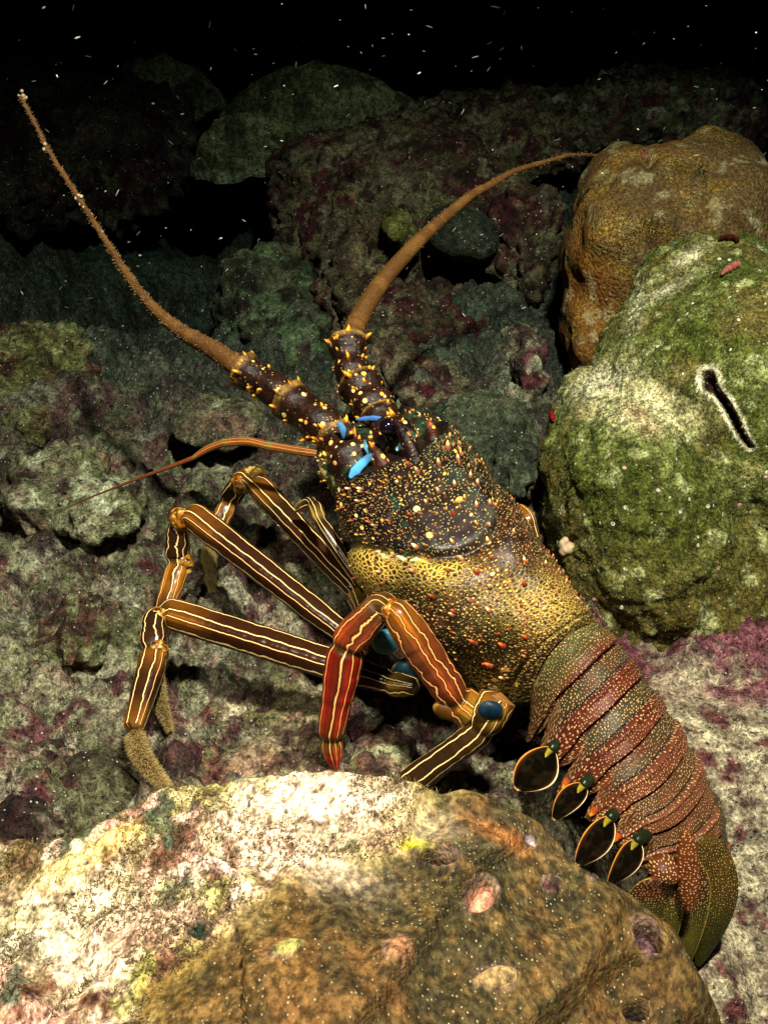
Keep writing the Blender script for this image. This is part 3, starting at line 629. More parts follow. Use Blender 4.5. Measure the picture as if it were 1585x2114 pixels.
# --- carapace
cF, cU, cL = body_frame(862 - 1190, 930 - 1300, 25, 25)
_left = [(690, 990), (695, 1060), (712, 1130), (745, 1205), (800, 1285), (880, 1370), (975, 1428), (1083, 1455)]
_dors = [(862, 930), (896, 985), (938, 1050), (985, 1120), (1035, 1180), (1085, 1230), (1140, 1270), (1180, 1300)]
_W = [.036, .041, .044, .045, .045, .042, .034, .027]
_D7 = at(1180, 1300, .56); KC = []
for i in range(8):
    arch = .012 * sin(pi * (1 - i / 7) * .9); r_ = ray(*_dors[i]); t_ = ((_D7 - C0) @ cU + arch) / (r_ @ cU); D_ = C0 + t_ * r_
    h_, a_ = ring_params(_left[i], _dors[i], _W[i], D_, cF, cU, cL); KC.append([*D_, _W[i], h_, a_])
NS, NTH = 300, 300
RC = catmull(KC, NS)
def carapace():
    D, W, H, A = RC[:, :3], RC[:, 3], RC[:, 4], RC[:, 5]
    s = np.linspace(0, 1, NS)[:, None]; th = np.linspace(0, 2 * pi, NTH + 1)[None, :]
    c, sn = np.cos(th), np.sin(th); top = (th <= pi)
    cc = np.sign(c) * np.abs(c) ** .80; st = np.where(top, np.abs(sn) ** .86, -.40 * np.abs(sn) ** .7)
    cc = np.where(top, cc, cc * (1 - .18 * np.abs(sn)))
    lat = W[:, None] * cc; dn = H[:, None] * (1 - st); sh = A[:, None] * np.where(top, 1 - sn, 1.0)
    sg = .44 - .15 * np.abs(c) ** 1.6
    groove = np.exp(-((s - sg) / .022) ** 2) * top; mid = np.exp(-(c / .13) ** 2) * top
    rim = np.exp(-((s - .95) / .012) ** 2) * top
    swell = top * (.0022 * np.exp(-((s - sg - .10) / .07) ** 2) - .0036 * groove - .0022 * rim + .0012 * np.exp(-((np.abs(c) - .35) / .10) ** 2) * (s < .5) - .0012 * mid)
    taper = np.where(s > .97, (s - .97) * -.10, 0)
    V = D[:, None, :] + lat[..., None] * cL + sh[..., None] * cF - dn[..., None] * cU
    out = unit(cc[..., None] * cL + np.where(top, sn, 0)[..., None] * cU + 0 * V)
    V = V + out * (swell + taper)[..., None]
    P = V.reshape(-1, 3); V2 = P + out.reshape(-1, 3) * (.0016 * (fbm(P * 60, 3, 501) - .5))[:, None]
    px, py, _ = proj(P); S = np.broadcast_to(s, th.shape if False else (NS, NTH + 1)).ravel(); Cc = np.broadcast_to(c, (NS, NTH + 1)).ravel(); SG = np.broadcast_to(sg, (NS, NTH + 1)).ravel()
    n1 = fbm(P * 55, 4, 510); front = 1 - ss(-.035, .045, S - SG + .11 * (fbm(P * 70, 4, 515, .6) - .5) + .06 * np.clip(-Cc - .1, 0, 1)); n2 = fbm(P * 130, 3, 511)
    col = mixc(np.tile((.030, .024, .009), (len(P), 1)), (.055, .020, .010), ss(.42, .62, n1))
    col = mixc(col, (.022, .011, .008), front)
    col = mixc(col, (.022, .040, .028), front * ss(.1, -.25, Cc) * .75 * ss(.35, .6, n2))
    col = mixc(col, (.012, .045, .034), np.exp(-((S - SG + .01) / .035) ** 2) * ss(.40, .58, n2) * .9)
    col = mixc(col, (.012, .050, .042), front * np.exp(-((Cc - .50) / .05) ** 2) * ss(.42, .6, n2) * .7)
    col = mixc(col, (.050, .022, .015), np.clip(gauss2(px, py, 1085, 1120, 110, 90) * 1.2, 0, 1) * .85)
    z0 = .13 * front + (1 - front) * (.38 + .6 * (n1 - .5))
    y1 = gauss2(px, py, 905, 1150, 50, 48); y2 = gauss2(px, py, 768, 1165, 50, 52); y3 = gauss2(px, py, 1085, 1245, 120, 58, 20); y4 = gauss2(px, py, 1150, 1230, 50, 60)
    y5 = gauss2(px, py, 1000, 1420, 110, 40, 20); y6 = ss(.86, .95, S)
    z0 = z0 + front * .34 * gauss2(px, py, 850, 1000, 90, 50) + .30 * y5 + .16 * y6 + .30 * y3 + .20 * y4 - .22 * gauss2(px, py, 1085, 1120, 105, 90) + .10 * front * ss(.2, -.1, Cc)
    z1 = front * .24 + (1 - front) * .04 + .25 * gauss2(px, py, 870, 980, 130, 40) + .2 * y5
    z2 = np.clip(y1 * 1.4 + y2 * 1.3 + y3 * .45 + y4 * .3 + y5 * .45, 0, 1) * (1 - front)
    col = mixc(col, (.10, .07, .018), np.clip(z2 * .5, 0, 1))
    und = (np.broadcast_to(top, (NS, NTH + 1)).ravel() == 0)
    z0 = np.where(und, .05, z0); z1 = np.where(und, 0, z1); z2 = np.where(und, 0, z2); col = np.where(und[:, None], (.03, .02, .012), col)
    # white scar line along the groove on the flank
    lin = np.exp(-((S - SG - .012 - .006 * np.sin(Cc * 40)) / .006) ** 2) * ss(.45, .60, Cc) * ss(.46, .56, fbm(P * 120, 2, 512) + .05); col = mixc(col, (.60, .55, .36), np.clip(lin * 1.4, 0, 1))
    uv = np.stack([np.repeat(np.linspace(0, .150, NS), NTH + 1), np.tile(th.ravel() / (2 * pi) * .290, NS)], 1)
    acc = Acc(); acc.add(V2, grid_q(NS, NTH + 1), col=col, uv=uv)
    zone = [np.stack([z0, z1, z2], 1)]
    for k in (0, NS - 1):
        r0 = V2[k * (NTH + 1):(k + 1) * (NTH + 1)]; e = r0.mean(0) + cF * (.004 if k == 0 else .012)
        tri = [(q, q + 1, NTH + 1) if k else (q + 1, q, NTH + 1) for q in range(NTH)]
        acc.add(np.vstack([r0, e]), T=tri, col=(.02, .012, .008)); zone.append(np.zeros((NTH + 2, 3)))
    # conical tubercles
    spots = [(762, 1078, 5), (772, 1086, 5), (905, 1015, 6), (846, 1064, 5), (935, 1062, 6), (985, 1045, 6), (985, 1080, 4), (1010, 1085, 4), (1005, 1120, 5), (855, 1180, 7), (925, 1178, 5), (985, 1183, 6), (1012, 1155, 4),
             (895, 1232, 6), (935, 1270, 6), (970, 1240, 6), (1010, 1215, 5), (1010, 1260, 6), (938, 1262, 5), (978, 1327, 7), (1038, 1335, 7), (1012, 1372, 8), (955, 1155, 6), (1080, 1208, 6), (1140, 1212, 4), (1085, 1318, 5), (1040, 1400, 6),
             (1125, 1165, 4), (860, 1130, 7), (815, 1150, 5), (785, 1180, 5), (935, 1120, 6), (1060, 1100, 5), (1110, 1250, 4), (860, 975, 7), (842, 962, 6), (905, 960, 7), (940, 1000, 6), (880, 1040, 5), (800, 1010, 4), (740, 1035, 5), (728, 1075, 4), (745, 1010, 6),
             (720, 1010, 5), (960, 1030, 5), (985, 1000, 5), (1010, 1040, 5), (925, 925, 8), (945, 950, 7), (970, 985, 6), (820, 1000, 5), (835, 1045, 4), (1160, 1250, 4), (1080, 1160, 5), (1030, 1180, 4)]
    top_i = np.where(~und)[0]; pn = unit(out.reshape(-1, 3)); face = ((C0 - V2[top_i]) * pn[top_i]).sum(1) > 0; vis = top_i[face]
    a0 = acc.n
    for (x, y, r) in spots:
        k = vis[np.argmin((px[vis] - x) ** 2 + (py[vis] - y) ** 2)]; rr = r * .60 / f * .95
        cones(acc, [V2[k]], [pn[k] + cF * .75], rr * 2.3, rr, (.11, .018, .008), (.50, .12, .025) if (x * 7 + y) % 5 else (.85, .60, .30), 9)
    rg = np.random.default_rng(77); ki = rg.choice(np.where(~und & (S > .02) & (S < .93))[0], 620)
    for k in ki:
        rr = (1.7 + 2.3 * rg.random() ** 2) * .60 / f * (1.25 if front[k] > .5 else 1); tip_ = np.array((.62, .36, .08)) if rg.random() < .6 else np.array((.45, .13, .03))
        cones(acc, [V2[k]], [pn[k] + cF * .7], rr * 2.0, rr, (.10, .040, .014), tip_ * rg.uniform(.6, 1.2), 6)
    zone.append(np.zeros((acc.n - a0, 3)))
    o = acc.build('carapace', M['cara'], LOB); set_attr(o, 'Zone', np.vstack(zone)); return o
carapace()

# --- abdomen: one loft with six overlapping rings and hanging side lobes
_ad = [(1168, 1292), (1242, 1352), (1298, 1425), (1348, 1502), (1395, 1585), (1434, 1665), (1463, 1748), (1474, 1822)]
_al = [(1088, 1452), (1108, 1520), (1156, 1586), (1212, 1640), (1262, 1690), (1302, 1738), (1338, 1784), (1395, 1812)]
_aw = [.026, .031, .033, .034, .033, .031, .028, .018]; _ab = [28, 38, 43, 45, 45, 44, 40, 34]; _aa = [25, 14, 4, -4, -8, -10, -4, 4]; _dep = [.566, .556, .549, .544, .541, .541, .545, .552]
KA = []
for i in range(8):
    d0 = _ad[max(i - 1, 0)]; d1 = _ad[min(i + 1, 7)]
    Fv, Uv, Lv = body_frame(d0[0] - d1[0], d0[1] - d1[1], _aa[i], _ab[i]); D_ = at(*_ad[i], _dep[i])
    h_, a_ = ring_params(_al[i], _ad[i], _aw[i], D_, Fv, Uv, Lv); KA.append([*D_, _aw[i], np.clip(h_, .012, .05), np.clip(a_, -.02, .02), *Fv, *Uv, *Lv])
def abdomen():
    ns, nt = 420, 220; R = catmull(KA, ns); D, W, H, A = R[:, :3], R[:, 3], R[:, 4], R[:, 5]; Fv, Uv, Lv = unit(R[:, 6:9]), unit(R[:, 9:12]), unit(R[:, 12:15])
    s = np.linspace(0, 7, ns)[:, None]; th = np.linspace(0, 2 * pi, nt + 1)[None, :]; c, sn = np.cos(th), np.sin(th); top = th <= pi
    # the segment borders sweep back over the flank
    ph = s + .25 * np.abs(c) ** 3 * np.sign(1); seg = np.floor(ph); u = ph - seg
    cc = np.sign(c) * np.abs(c) ** .85; st = np.where(top, np.abs(sn) ** .9, -.12 * np.abs(sn) ** .8)
    lobe = np.clip(np.sin(np.clip((s + .05) % 1.0, 0, 1) * pi), 0, 1) ** .55
    edge = ss(.80, 1.0, np.abs(c)) * (th < 1.2) + ss(.80, 1.0, np.abs(c)) * (th > pi - 1.2) * top
    ext = (lobe ** 1.6 * 1.0 - .50) * edge * .58
    lat = W[:, None] * cc * (1 + .10 * edge * lobe); dn = H[:, None] * (1 - st + ext * top); sh = A[:, None] * np.where(top, 1 - sn, 1.0) - .004 * edge * lobe
    V = D[:, None] + lat[..., None] * Lv[:, None] + sh[..., None] * Fv[:, None] - dn[..., None] * Uv[:, None]
    out = unit(cc[..., None] * Lv[:, None] + np.where(top, sn, 0)[..., None] * Uv[:, None])
    saw = .0018 * (ss(0, .85, u) - .5) - .0020 * np.exp(-(u / .035) ** 2) - .0026 * np.exp(-((u - 1) / .02) ** 2)
    gr = -.0013 * np.exp(-((u - .50) / .035) ** 2) * ss(1, .75, np.abs(c)) + .0012 * np.exp(-((u - .60) / .06) ** 2)
    dis = np.where(top, saw + gr, 0); V = V + out * dis[..., None]; P = V.reshape(-1, 3)
    sh_ = (ns, nt + 1); U_ = np.broadcast_to(u, sh_).ravel(); S_ = np.broadcast_to(s, sh_).ravel(); C_ = np.broadcast_to(c, sh_).ravel(); G_ = np.broadcast_to(seg, sh_).ravel(); T_ = np.broadcast_to(top, sh_).ravel(); E_ = np.broadcast_to(edge, sh_).ravel()
    n1 = fbm(P * 60, 4, 601); n2 = fbm(P * 35, 3, 602); px, py, _ = proj(P)
    red = np.array((.115, .030, .018)); ol = np.array((.048, .054, .026)); tan = np.array((.180, .078, .038))
    k = ss(2.2, 5.0, S_)
    a = mixc(np.tile(red, (len(P), 1)), tan, k * .6)
    col = mixc(a, ol, (ss(.02, .10, U_) * (1 - ss(.36, .50, U_))) * (.85 - .45 * k) * ss(.30, .60, n1 + .1))
    col = mixc(col, ol * .8, ss(.50, .62, n2) * .8 * ss(.15, .5, np.abs(C_)))
    col = mixc(col, (.020, .035, .030), np.exp(-((U_ - .47) / .05) ** 2) * .85)
    col = mixc(col, (.010, .012, .009), np.clip(np.exp(-(U_ / .05) ** 2) + np.exp(-((U_ - 1) / .03) ** 2), 0, 1) * .9)
    col = mixc(col, (.085, .085, .030), (1 - ss(.55, 1.0, S_)) * .8)
    col = mixc(col, (.17, .045, .018), E_ * .55 * T_)
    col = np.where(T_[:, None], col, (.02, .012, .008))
    dots = .75 + .35 * E_ + .25 * ss(.45, .6, n1) - .25 * ss(5.6, 6.6, S_); dots = np.where(T_, dots, 0)
    uv = np.stack([np.repeat(np.linspace(0, .155, ns), nt + 1), np.tile(th.ravel() / (2 * pi) * .215, ns)], 1)
    acc = Acc(); acc.add(V.reshape(-1, 3), grid_q(ns, nt + 1), col=col, uv=uv); zone = [np.stack([dots] * 3, 1)]
    for kk in (0, ns - 1):
        r0 = V[kk]; e = r0.mean(0); tri = [(q, q + 1, nt + 1) if kk else (q + 1, q, nt + 1) for q in range(nt)]
        acc.add(np.vstack([r0, e]), T=tri, col=(.03, .02, .01)); zone.append(np.zeros((nt + 2, 3)))
    # little spines at the lower corner of each ring
    a0 = acc.n
    for sg in range(1, 7):
        row = int((sg + .30) / 7 * (ns - 1)); j = int(nt * .035); p = V[row, j]; cones(acc, [p], [Lv[row] * .8 - Uv[row] * .6 - Fv[row] * .4], .005, .0026, (.40, .08, .02), (.62, .34, .05))
    zone.append(np.zeros((acc.n - a0, 3)))
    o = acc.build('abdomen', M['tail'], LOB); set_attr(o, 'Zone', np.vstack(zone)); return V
ABD = abdomen()

# --- plates: tail fan and swimmerets
def plate(name, base, tip, width, thick, side, mat, colf, parent=LOB, pw=.75, curl=0.0, dots=None, bend=0.0):
    """a thick leaf from base to tip; side = direction of its width"""
    base, tip = np.asarray(base), np.asarray(tip); ax = tip - base; L = np.linalg.norm(ax); ax = ax / L
    sd = unit(side - ax * (np.asarray(side) @ ax)); nn = np.cross(ax, sd); nu, nv = 60, 41
    u = np.linspace(0, 1, nu)[:, None]; v = np.linspace(-1, 1, nv)[None, :]
    w = width * np.clip(np.sin(pi * (u ** pw) * .93 + .13), 0.02, 1) ** .75
    w = np.where(u > .985, w * .8, w)
    mid = base + ax * L * u[..., None] + nn * (curl * np.sin(u * pi))[..., None] + sd * (bend * np.sin(u * pi))[..., None]
    top = mid + sd * (w * v)[..., None] + nn * (thick * (1 - v ** 2 * .8) * (1 + 0 * u))[..., None]
    bot = mid + sd * (w * v)[..., None] - nn * (thick * (1 - v ** 2 * .8) * (1 + 0 * u))[..., None]
    bot[:, 0] = top[:, 0]; bot[:, -1] = top[:, -1]
    uu = np.broadcast_to(u, (nu, nv)).ravel(); vv = np.broadcast_to(v, (nu, nv)).ravel()
    col = colf(uu, vv); uv = np.stack([uu * L, vv * width + .05], 1); acc = Acc()
    acc.add(top.reshape(-1, 3), grid_q(nu, nv), col=col, uv=uv); acc.add(bot.reshape(-1, 3), grid_q(nu, nv)[:, ::-1], col=col, uv=uv + .01)
    for k in (0, nu - 1):
        acc.add(np.vstack([top[k], bot[k]]), grid_q(2, nv), col=np.vstack([col[k * nv:(k + 1) * nv]] * 2))
    o = acc.build(name, mat, parent)
    if dots is not None:
        z = dots(uu, vv); zz = np.zeros((acc.n, 3)); zz[:nu * nv] = z[:, None]; set_attr(o, 'Zone', zz)
    return o
def fan_col(dark=.6):
    def fn(u, v):
        c = mixc(np.tile((.16, .050, .016), (len(u), 1)), (.062, .052, .010), ss(.25, .45, u)); c = mixc(c, (.030, .036, .008), ss(.45, .85, np.abs(v)) * .5)
        st = .5 + .5 * np.sin(v * 60); c = c * (.55 + .9 * st * ss(.2, .5, u) + .25)[:, None]
        return mixc(c, (.40, .30, .06), ss(.93, .99, np.abs(v)) * .7)
    return fn
fd = lambda u, v: np.clip(.95 - ss(.35, .75, u) * .85, .06, 1) * 1.0
vdir = -FWD
FAN = empty('tail_fan', (0, 0, 0)); FAN.parent = LOB
plate('uropod', at(1455, 1725, .538), at(1440, 1992, .548), .0112, .0016, RT + .2 * FWD, M['tail'], lambda u, v: mixc(np.tile((.085, .055, .012), (len(u), 1)), (.040, .038, .008), ss(.3, .8, u)) * (.45 + .9 * np.sin(v * 34 + 2 * np.sin(u * 3) + 1.3 * fbm(np.stack([v * 6, u * 3, 0 * u], 1), 3, 5)) ** 2)[:, None], FAN, .62, .003, lambda u, v: np.clip(.55 - ss(.4, .8, u) * .5, .05, 1), .006)
plate('telson', at(1412, 1775, .528), at(1408, 2000, .542), .0135, .0016, RT + .1 * FWD, M['tail'], fan_col(), FAN, .7, -.002, fd)
plate('uropod', at(1372, 1800, .520), at(1378, 1965, .535), .0085, .0015, RT, M['tail'], fan_col(), FAN, .75, -.002, fd)
plate('uropod', at(1352, 1812, .516), at(1326, 1932, .530), .0105, .0015, RT + .3 * UPV, M['tail'], fan_col(), FAN, .7, -.002, fd)
ac = Acc(); V_, Q_ = voxel([px_ell(1372, 1795, .522, 38, 28, .008, (0, 20, 0))], .0012, 3, .05); ac.add(V_, Q_, col=(.11, .04, .015), uv=np.stack([V_ @ RT, V_ @ UPV], 1)); o = ac.build('uropod_base', M['tail'], FAN); set_attr(o, 'Zone', np.full((ac.n, 3), 1.0))
ac = Acc(); V_, Q_ = voxel([(at(1418, 1800, .520), (.0055, .004, .022), (-20, -6, 0))], .001, 3, .03); ac.add(V_, Q_, col=(.15, .045, .015), uv=np.stack([V_ @ RT, V_ @ UPV], 1)); o = ac.build('uropod_spine', M['tail'], FAN); set_attr(o, 'Zone', np.full((ac.n, 3), 1.0))

def swim_col(u, v):
    a = np.abs(v); q = np.stack([u * 5, v * 2, 0 * u], 1); c = mixc(np.tile((.009, .007, .004), (len(u), 1)), (.028, .018, .009), ss(.45, .65, fbm(q, 3, 6))); c = mixc(c, (.09, .030, .010), ss(.70, .90, a) * .8)
    rim = mixc(np.tile((.62, .30, .07), (len(u), 1)), (.95, .80, .50), ss(.4, .7, .5 + .5 * v * (1 - u) + .5 * (fbm(q * 2, 2, 7) - .5))); k = np.clip(ss(.885 + .05 * fbm(q * 3, 2, 8), .95, a) + ss(.955, .985, u), 0, 1)[:, None]; return c * (1 - k) + rim * k
for (b, t, w, d0, d1, pw_, bd) in [((1138, 1546), (1066, 1630), 46, .548, .552, .95, .001), ((1204, 1620), (1142, 1692), 28, .532, .536, .7, -.0012), ((1258, 1688), (1190, 1786), 34, .527, .531, .85, .0008), ((1314, 1736), (1256, 1824), 29, .522, .527, .72, .0012)]:
    pl = plate('swimmeret', at(*b, d0), at(*t, d1), w * d0 / f, .0008, RT * .75 - UPV * .6 + FWD * .2, M['smooth'], swim_col, LOB, pw_, .001, None, bd)
    a_ = Acc(); p0 = at(b[0] + 22, b[1] - 12, d0 + .008); p1 = at(b[0] - 3, b[1] + 3, d0 - .0005)
    tube(a_, catmull([p0, (p0 + p1) / 2 + UPV * .001, p1], 12), np.array([5, 5.6, 6, 6, 5.6, 5, 4.6, 4.6, 5, 5, 4.4, 3.0]) * .00058, 14, col=(.018, .026, .012)); cones(a_, [p1], [at(*t, d1) - p1], .006, .0022, (.35, .28, .04), (.62, .50, .06)); a_.build('swimmeret_stalk', M['smooth'], pl)

# --- head, eyes, horns
def head():
    ac = Acc()
    E = [px_ell(785, 935, .655, 92, 50, .030, (0, 20, 0)), px_ell(700, 945, .655, 52, 50, .024), px_ell(705, 990, .648, 26, 40, .016), px_ell(850, 905, .655, 52, 46, .024), px_ell(770, 895, .668, 70, 36, .024), px_ell(905, 905, .665, 26, 46, .018, (0, -25, 0)),
         px_ell(770, 1000, .668, 70, 70, .03)]
    V, Q = voxel(E, .0011, 4, .06, 3); N = normals(V, Q); V = V + N * (.0016 * (fbm(V * 130, 3, 700) - .5))[:, None]
    px, py, _ = proj(V); col = np.tile((.035, .020, .013), (len(V), 1)); col = mixc(col, (.022, .050, .032), ss(.45, .6, fbm(V * 90, 3, 701)) * .9)
    col = mixc(col, (.62, .48, .22), gauss2(px, py, 690, 985, 45, 12, 35) * ss(.42, .5, fbm(V * 260, 2, 702)) * 1.0)
    for (cx, cy, rx, ry, ro) in [(660, 915, 9, 15, -30), (705, 888, 14, 7, -20), (672, 935, 8, 6, 0), (718, 905, 10, 7, 0), (770, 892, 6, 6, 0), (785, 890, 5, 5, 0), (800, 905, 8, 6, 0), (820, 905, 5, 7, 0), (838, 908, 7, 6, 0), (700, 972, 18, 6, 20), (710, 1000, 16, 7, 10), (722, 912, 6, 5, 0), (735, 960, 6, 5, 0), (738, 942, 5, 5, 0), (690, 955, 6, 5, 0)]:
        col = mixc(col, (.80, .52, .12), ss(.4, .7, gauss2(px, py, cx, cy, rx, ry, ro)))
    ac.add(V, Q, col=col)
    vis = np.where((N * (C0 - V)).sum(1) > 0)[0]
    for (x, y, r) in [(716, 880, 6), (748, 868, 5), (775, 858, 6), (762, 862, 5), (820, 935, 7), (800, 930, 6)]:
        k = vis[np.argmin((px[vis] - x) ** 2 + (py[vis] - y) ** 2)]; cones(ac, [V[k]], [N[k] + UPV * .8], r * .0009, r * .00030, (.12, .04, .012), (.85, .38, .04), 9)
    rg = np.random.default_rng(5)
    for k in rg.choice(vis, 150):
        rr = rg.uniform(1.8, 4.6) * .62 / f; cones(ac, [V[k]], [N[k] + cF * .8], rr * rg.uniform(1.4, 3.2), rr, (.10, .035, .012), (.85, .42, .05) if rg.random() < .7 else (.85, .66, .30), 7)
    return ac.build('head', M['spiny'], LOB)
HEAD = head()
def horn(pts, dep, rads, c0, c1, name='horn'):
    P = catmull([at(x, y, d) for (x, y), d in zip(pts, dep)], 26); t = np.linspace(0, 1, 26); R = np.interp(t, np.linspace(0, 1, len(rads)), rads) * .6 / f
    a = Acc(); tube(a, P, R, 16, col=mixc(np.tile(c0, (26, 1)), c1, ss(.72, .9, t))); return a.build(name, M['spiny'], LOB)
horn([(858, 955), (842, 915), (818, 872), (803, 842)], [.612, .612, .618, .628], [20, 16, 10, 1.5], (.022, .010, .008), (.85, .36, .04))
horn([(900, 930), (892, 895), (886, 868)], [.622, .622, .620], [22, 20, 17, 15, 15, 13, 7, 1], (.05, .018, .010), (.24, .07, .015))
horn([(792, 962), (780, 938), (762, 912)], [.615, .615, .618], [17, 11, 1.5], (.070, .026, .018), (.85, .36, .04), 'cheek_spine')
horn([(722, 902), (718, 885), (713, 862)], [.628, .63, .632], [10, 7, 1.2], (.05, .02, .012), (.85, .36, .04), 'cheek_spine')
horn([(940, 960), (930, 930), (920, 912)], [.612, .616, .62], [14, 9, 1.2], (.05, .02, .012), (.75, .22, .03), 'cheek_spine')
ac = Acc(); v = ICO[0]
ac.add(v * np.array((.0050, .0050, .0050)) + at(800, 882, .621), T=ICO[1], col=(.012, .006, .014)); EYE = ac.build('eye', None, LOB)
n_ = NT('dark_eye'); EYE.data.materials.append(n_.done((.004, .002, .005), .10, None, 1.4))
ac = Acc(); tube(ac, [at(838, 925, .632), at(824, 908, .630), at(810, 893, .629)], np.array([14, 16, 15]) * .6 / f, 16, col=(.045, .06, .02)); o = ac.build('eye_stalk', M['spiny'], EYE)
for (pts, dd, w, cl) in [([(722, 986), (742, 962), (768, 938)], .6155, 13, (.10, .33, .56)), ([(696, 872), (707, 884), (709, 905)], .628, 11, (.06, .20, .36)), ([(735, 866), (770, 863), (806, 868)], .642, 9, (.04, .15, .34)), ([(770, 945), (756, 925), (752, 908)], .622, 9, (.12, .28, .36)), ([(818, 930), (828, 918), (830, 905)], .617, 10, (.22, .42, .48))]:
    P = catmull([at(x, y, dd) for x, y in pts], 16); R = (.85 if w == 13 else .6) * w * dd / f * np.sin(np.linspace(.25, pi - .25, 16)) ** .8 * (1 + .6 * (fbm(P * 500, 2, 12) - .5)); ac = Acc(); tube(ac, P, R, 14, col=mixc(np.tile(cl, (16, 1)), np.asarray(cl) * .35, ss(.6, 1, np.linspace(0, 1, 16))), flat=.30, up=RT); ac.build('joint_membrane', M['membrane'], LOB)

# --- antennae
def along(P, k): return P[k]
def antenna(segs, whip, wd, wr, hair_amt, seed):
    root = empty('antenna', (0, 0, 0)); root.parent = LOB; rng = np.random.default_rng(seed)
    for (pts, dep, rads, spines) in segs:
        n = 40; P = catmull([at(x, y, d) for (x, y), d in zip(pts, dep)], n); t = np.linspace(0, 1, n); R = np.interp(t, np.linspace(0, 1, len(rads)), rads) * dep[0] / f
        col = mixc(np.tile((.034, .016, .011), (n, 1)), (.22, .14, .045), ss(.84, .95, t + .12 * (fbm(np.stack([t * 9, t * 0 + seed, t * 0], 1), 2, 3) - .5)) * .9); col = mixc(col, (.06, .11, .08), ss(.10, .0, t) * .7)
        ac = Acc(); R = R * (1 + .10 * np.sin(t * 9 + seed)) * np.where(t > .9, 1 + (t - .9) * .9, 1); tube(ac, P, R, 40, col=col, sq=.80); T, N, B = frames(P)
        for q in range(spines):
            k = int(n * (rng.random() ** .75) * .92) + 2; k = min(k, n - 1); th = rng.uniform(0, 2 * pi); d = cos(th) * N[k] + sin(th) * B[k]; big = 1.0 if rng.random() < .2 else .5
            if d @ (C0 - P[k]) < -.35 * np.linalg.norm(C0 - P[k]): continue
            cones(ac, [P[k] + d * R[k] * .95], [d + T[k] * .7], .0062 * big, .0019 * (.55 + .45 * big), (.07, .022, .010), (.90, .42, .04), 8)
        k = n - 3
        for th in np.linspace(0, 2 * pi, 9)[:-1]:
            d = cos(th) * N[k] + sin(th) * B[k]; cones(ac, [P[k] + d * R[k] * .9], [d * .7 + T[k]], .0052 * (.4 + 1.0 * rng.random() ** 2), .0018, (.12, .05, .015), (.90, .44, .05), 8)
        ac.build('peduncle', M['spiny'], root)
    n = 260; P = catmull([at(x, y, d) for (x, y), d in zip(whip, wd)], n); t = np.linspace(0, 1, n); R = np.interp(t, np.linspace(0, 1, len(wr)), wr) * .55 / f
    P = P + ((fbm(np.stack([t * 30, t * 0, t * 0 + seed], 1), 2, seed) - .5) * .0015)[:, None] * UPV * ss(.3, .7, t)[:, None]
    ac = Acc(); col = mixc(np.tile((.20, .105, .032), (n, 1)), (.15, .075, .022), ss(.35, .55, fbm(np.stack([t * 40, t * 0, t * 0], 1), 3, seed))); col = mixc(col, (.34, .17, .09), ss(.5, .9, t) * (.7 if hair_amt > 1 else .1))
    tube(ac, P, R, 18, col=col); o = ac.build('flagellum', M['whip'], root)
    ac = Acc(); T, N, B = frames(P); m = int(420 * hair_amt); k = rng.integers(4, n - 2, m); th = rng.uniform(0, 2 * pi, m); d = np.cos(th)[:, None] * N[k] + np.sin(th)[:, None] * B[k]
    hairs(ac, P[k] + d * R[k][:, None] * .9, d + T[k] * .4, rng.uniform(.0010, .0026, m), .00020, (.30, .15, .06), (.55, .40, .25), rng, .3)
    if hair_amt > 1:                                           # little pale growths on the old antenna
        for q in (.38, .46, .62, .64, .66, .80, .995, 1.0):
            k = min(int(q * n), n - 1)
            for _ in range(4):
                ac.add(ICO[0] * rng.uniform(.0007, .0016) + P[k] + rng.normal(0, .0011, 3), T=ICO[1], col=(.62, .45, .32))
    ac.build('bristles', M['fuzz'], o)
    return root
antenna([([(742, 978), (716, 935), (688, 896)], [.632, .640, .648], [42, 48, 44, 34], 7), ([(692, 898), (645, 862), (592, 822)], [.646, .655, .664], [31, 36, 38, 40, 43, 36], 15), ([(602, 828), (555, 797), (500, 762)], [.664, .670, .676], [24, 30, 32, 34, 36, 33], 15)],
        [(512, 772), (440, 722), (368, 680), (310, 628), (262, 565), (215, 492), (160, 405), (105, 318), (70, 250), (43, 200)], np.linspace(.672, .80, 10), [28, 25, 20, 15, 12, 9.5, 8, 7, 6, 5, 5], 2.6, 5)
antenna([([(825, 925), (800, 885), (780, 856)], [.640, .650, .658], [40, 44, 40, 36], 7), ([(782, 858), (758, 822), (735, 785)], [.656, .664, .670], [34, 40, 42, 43, 44, 36], 16), ([(733, 790), (722, 748), (716, 700)], [.670, .678, .684], [28, 32, 34, 36, 38, 33], 20)],
        [(718, 712), (745, 650), (790, 580), (850, 512), (910, 455), (975, 403), (1050, 360), (1130, 332), (1190, 320), (1235, 322)], np.linspace(.682, .93, 10), [29, 27, 25, 22, 19, 16, 12.5, 9, 7, 5.5, 4.5], .7, 6)
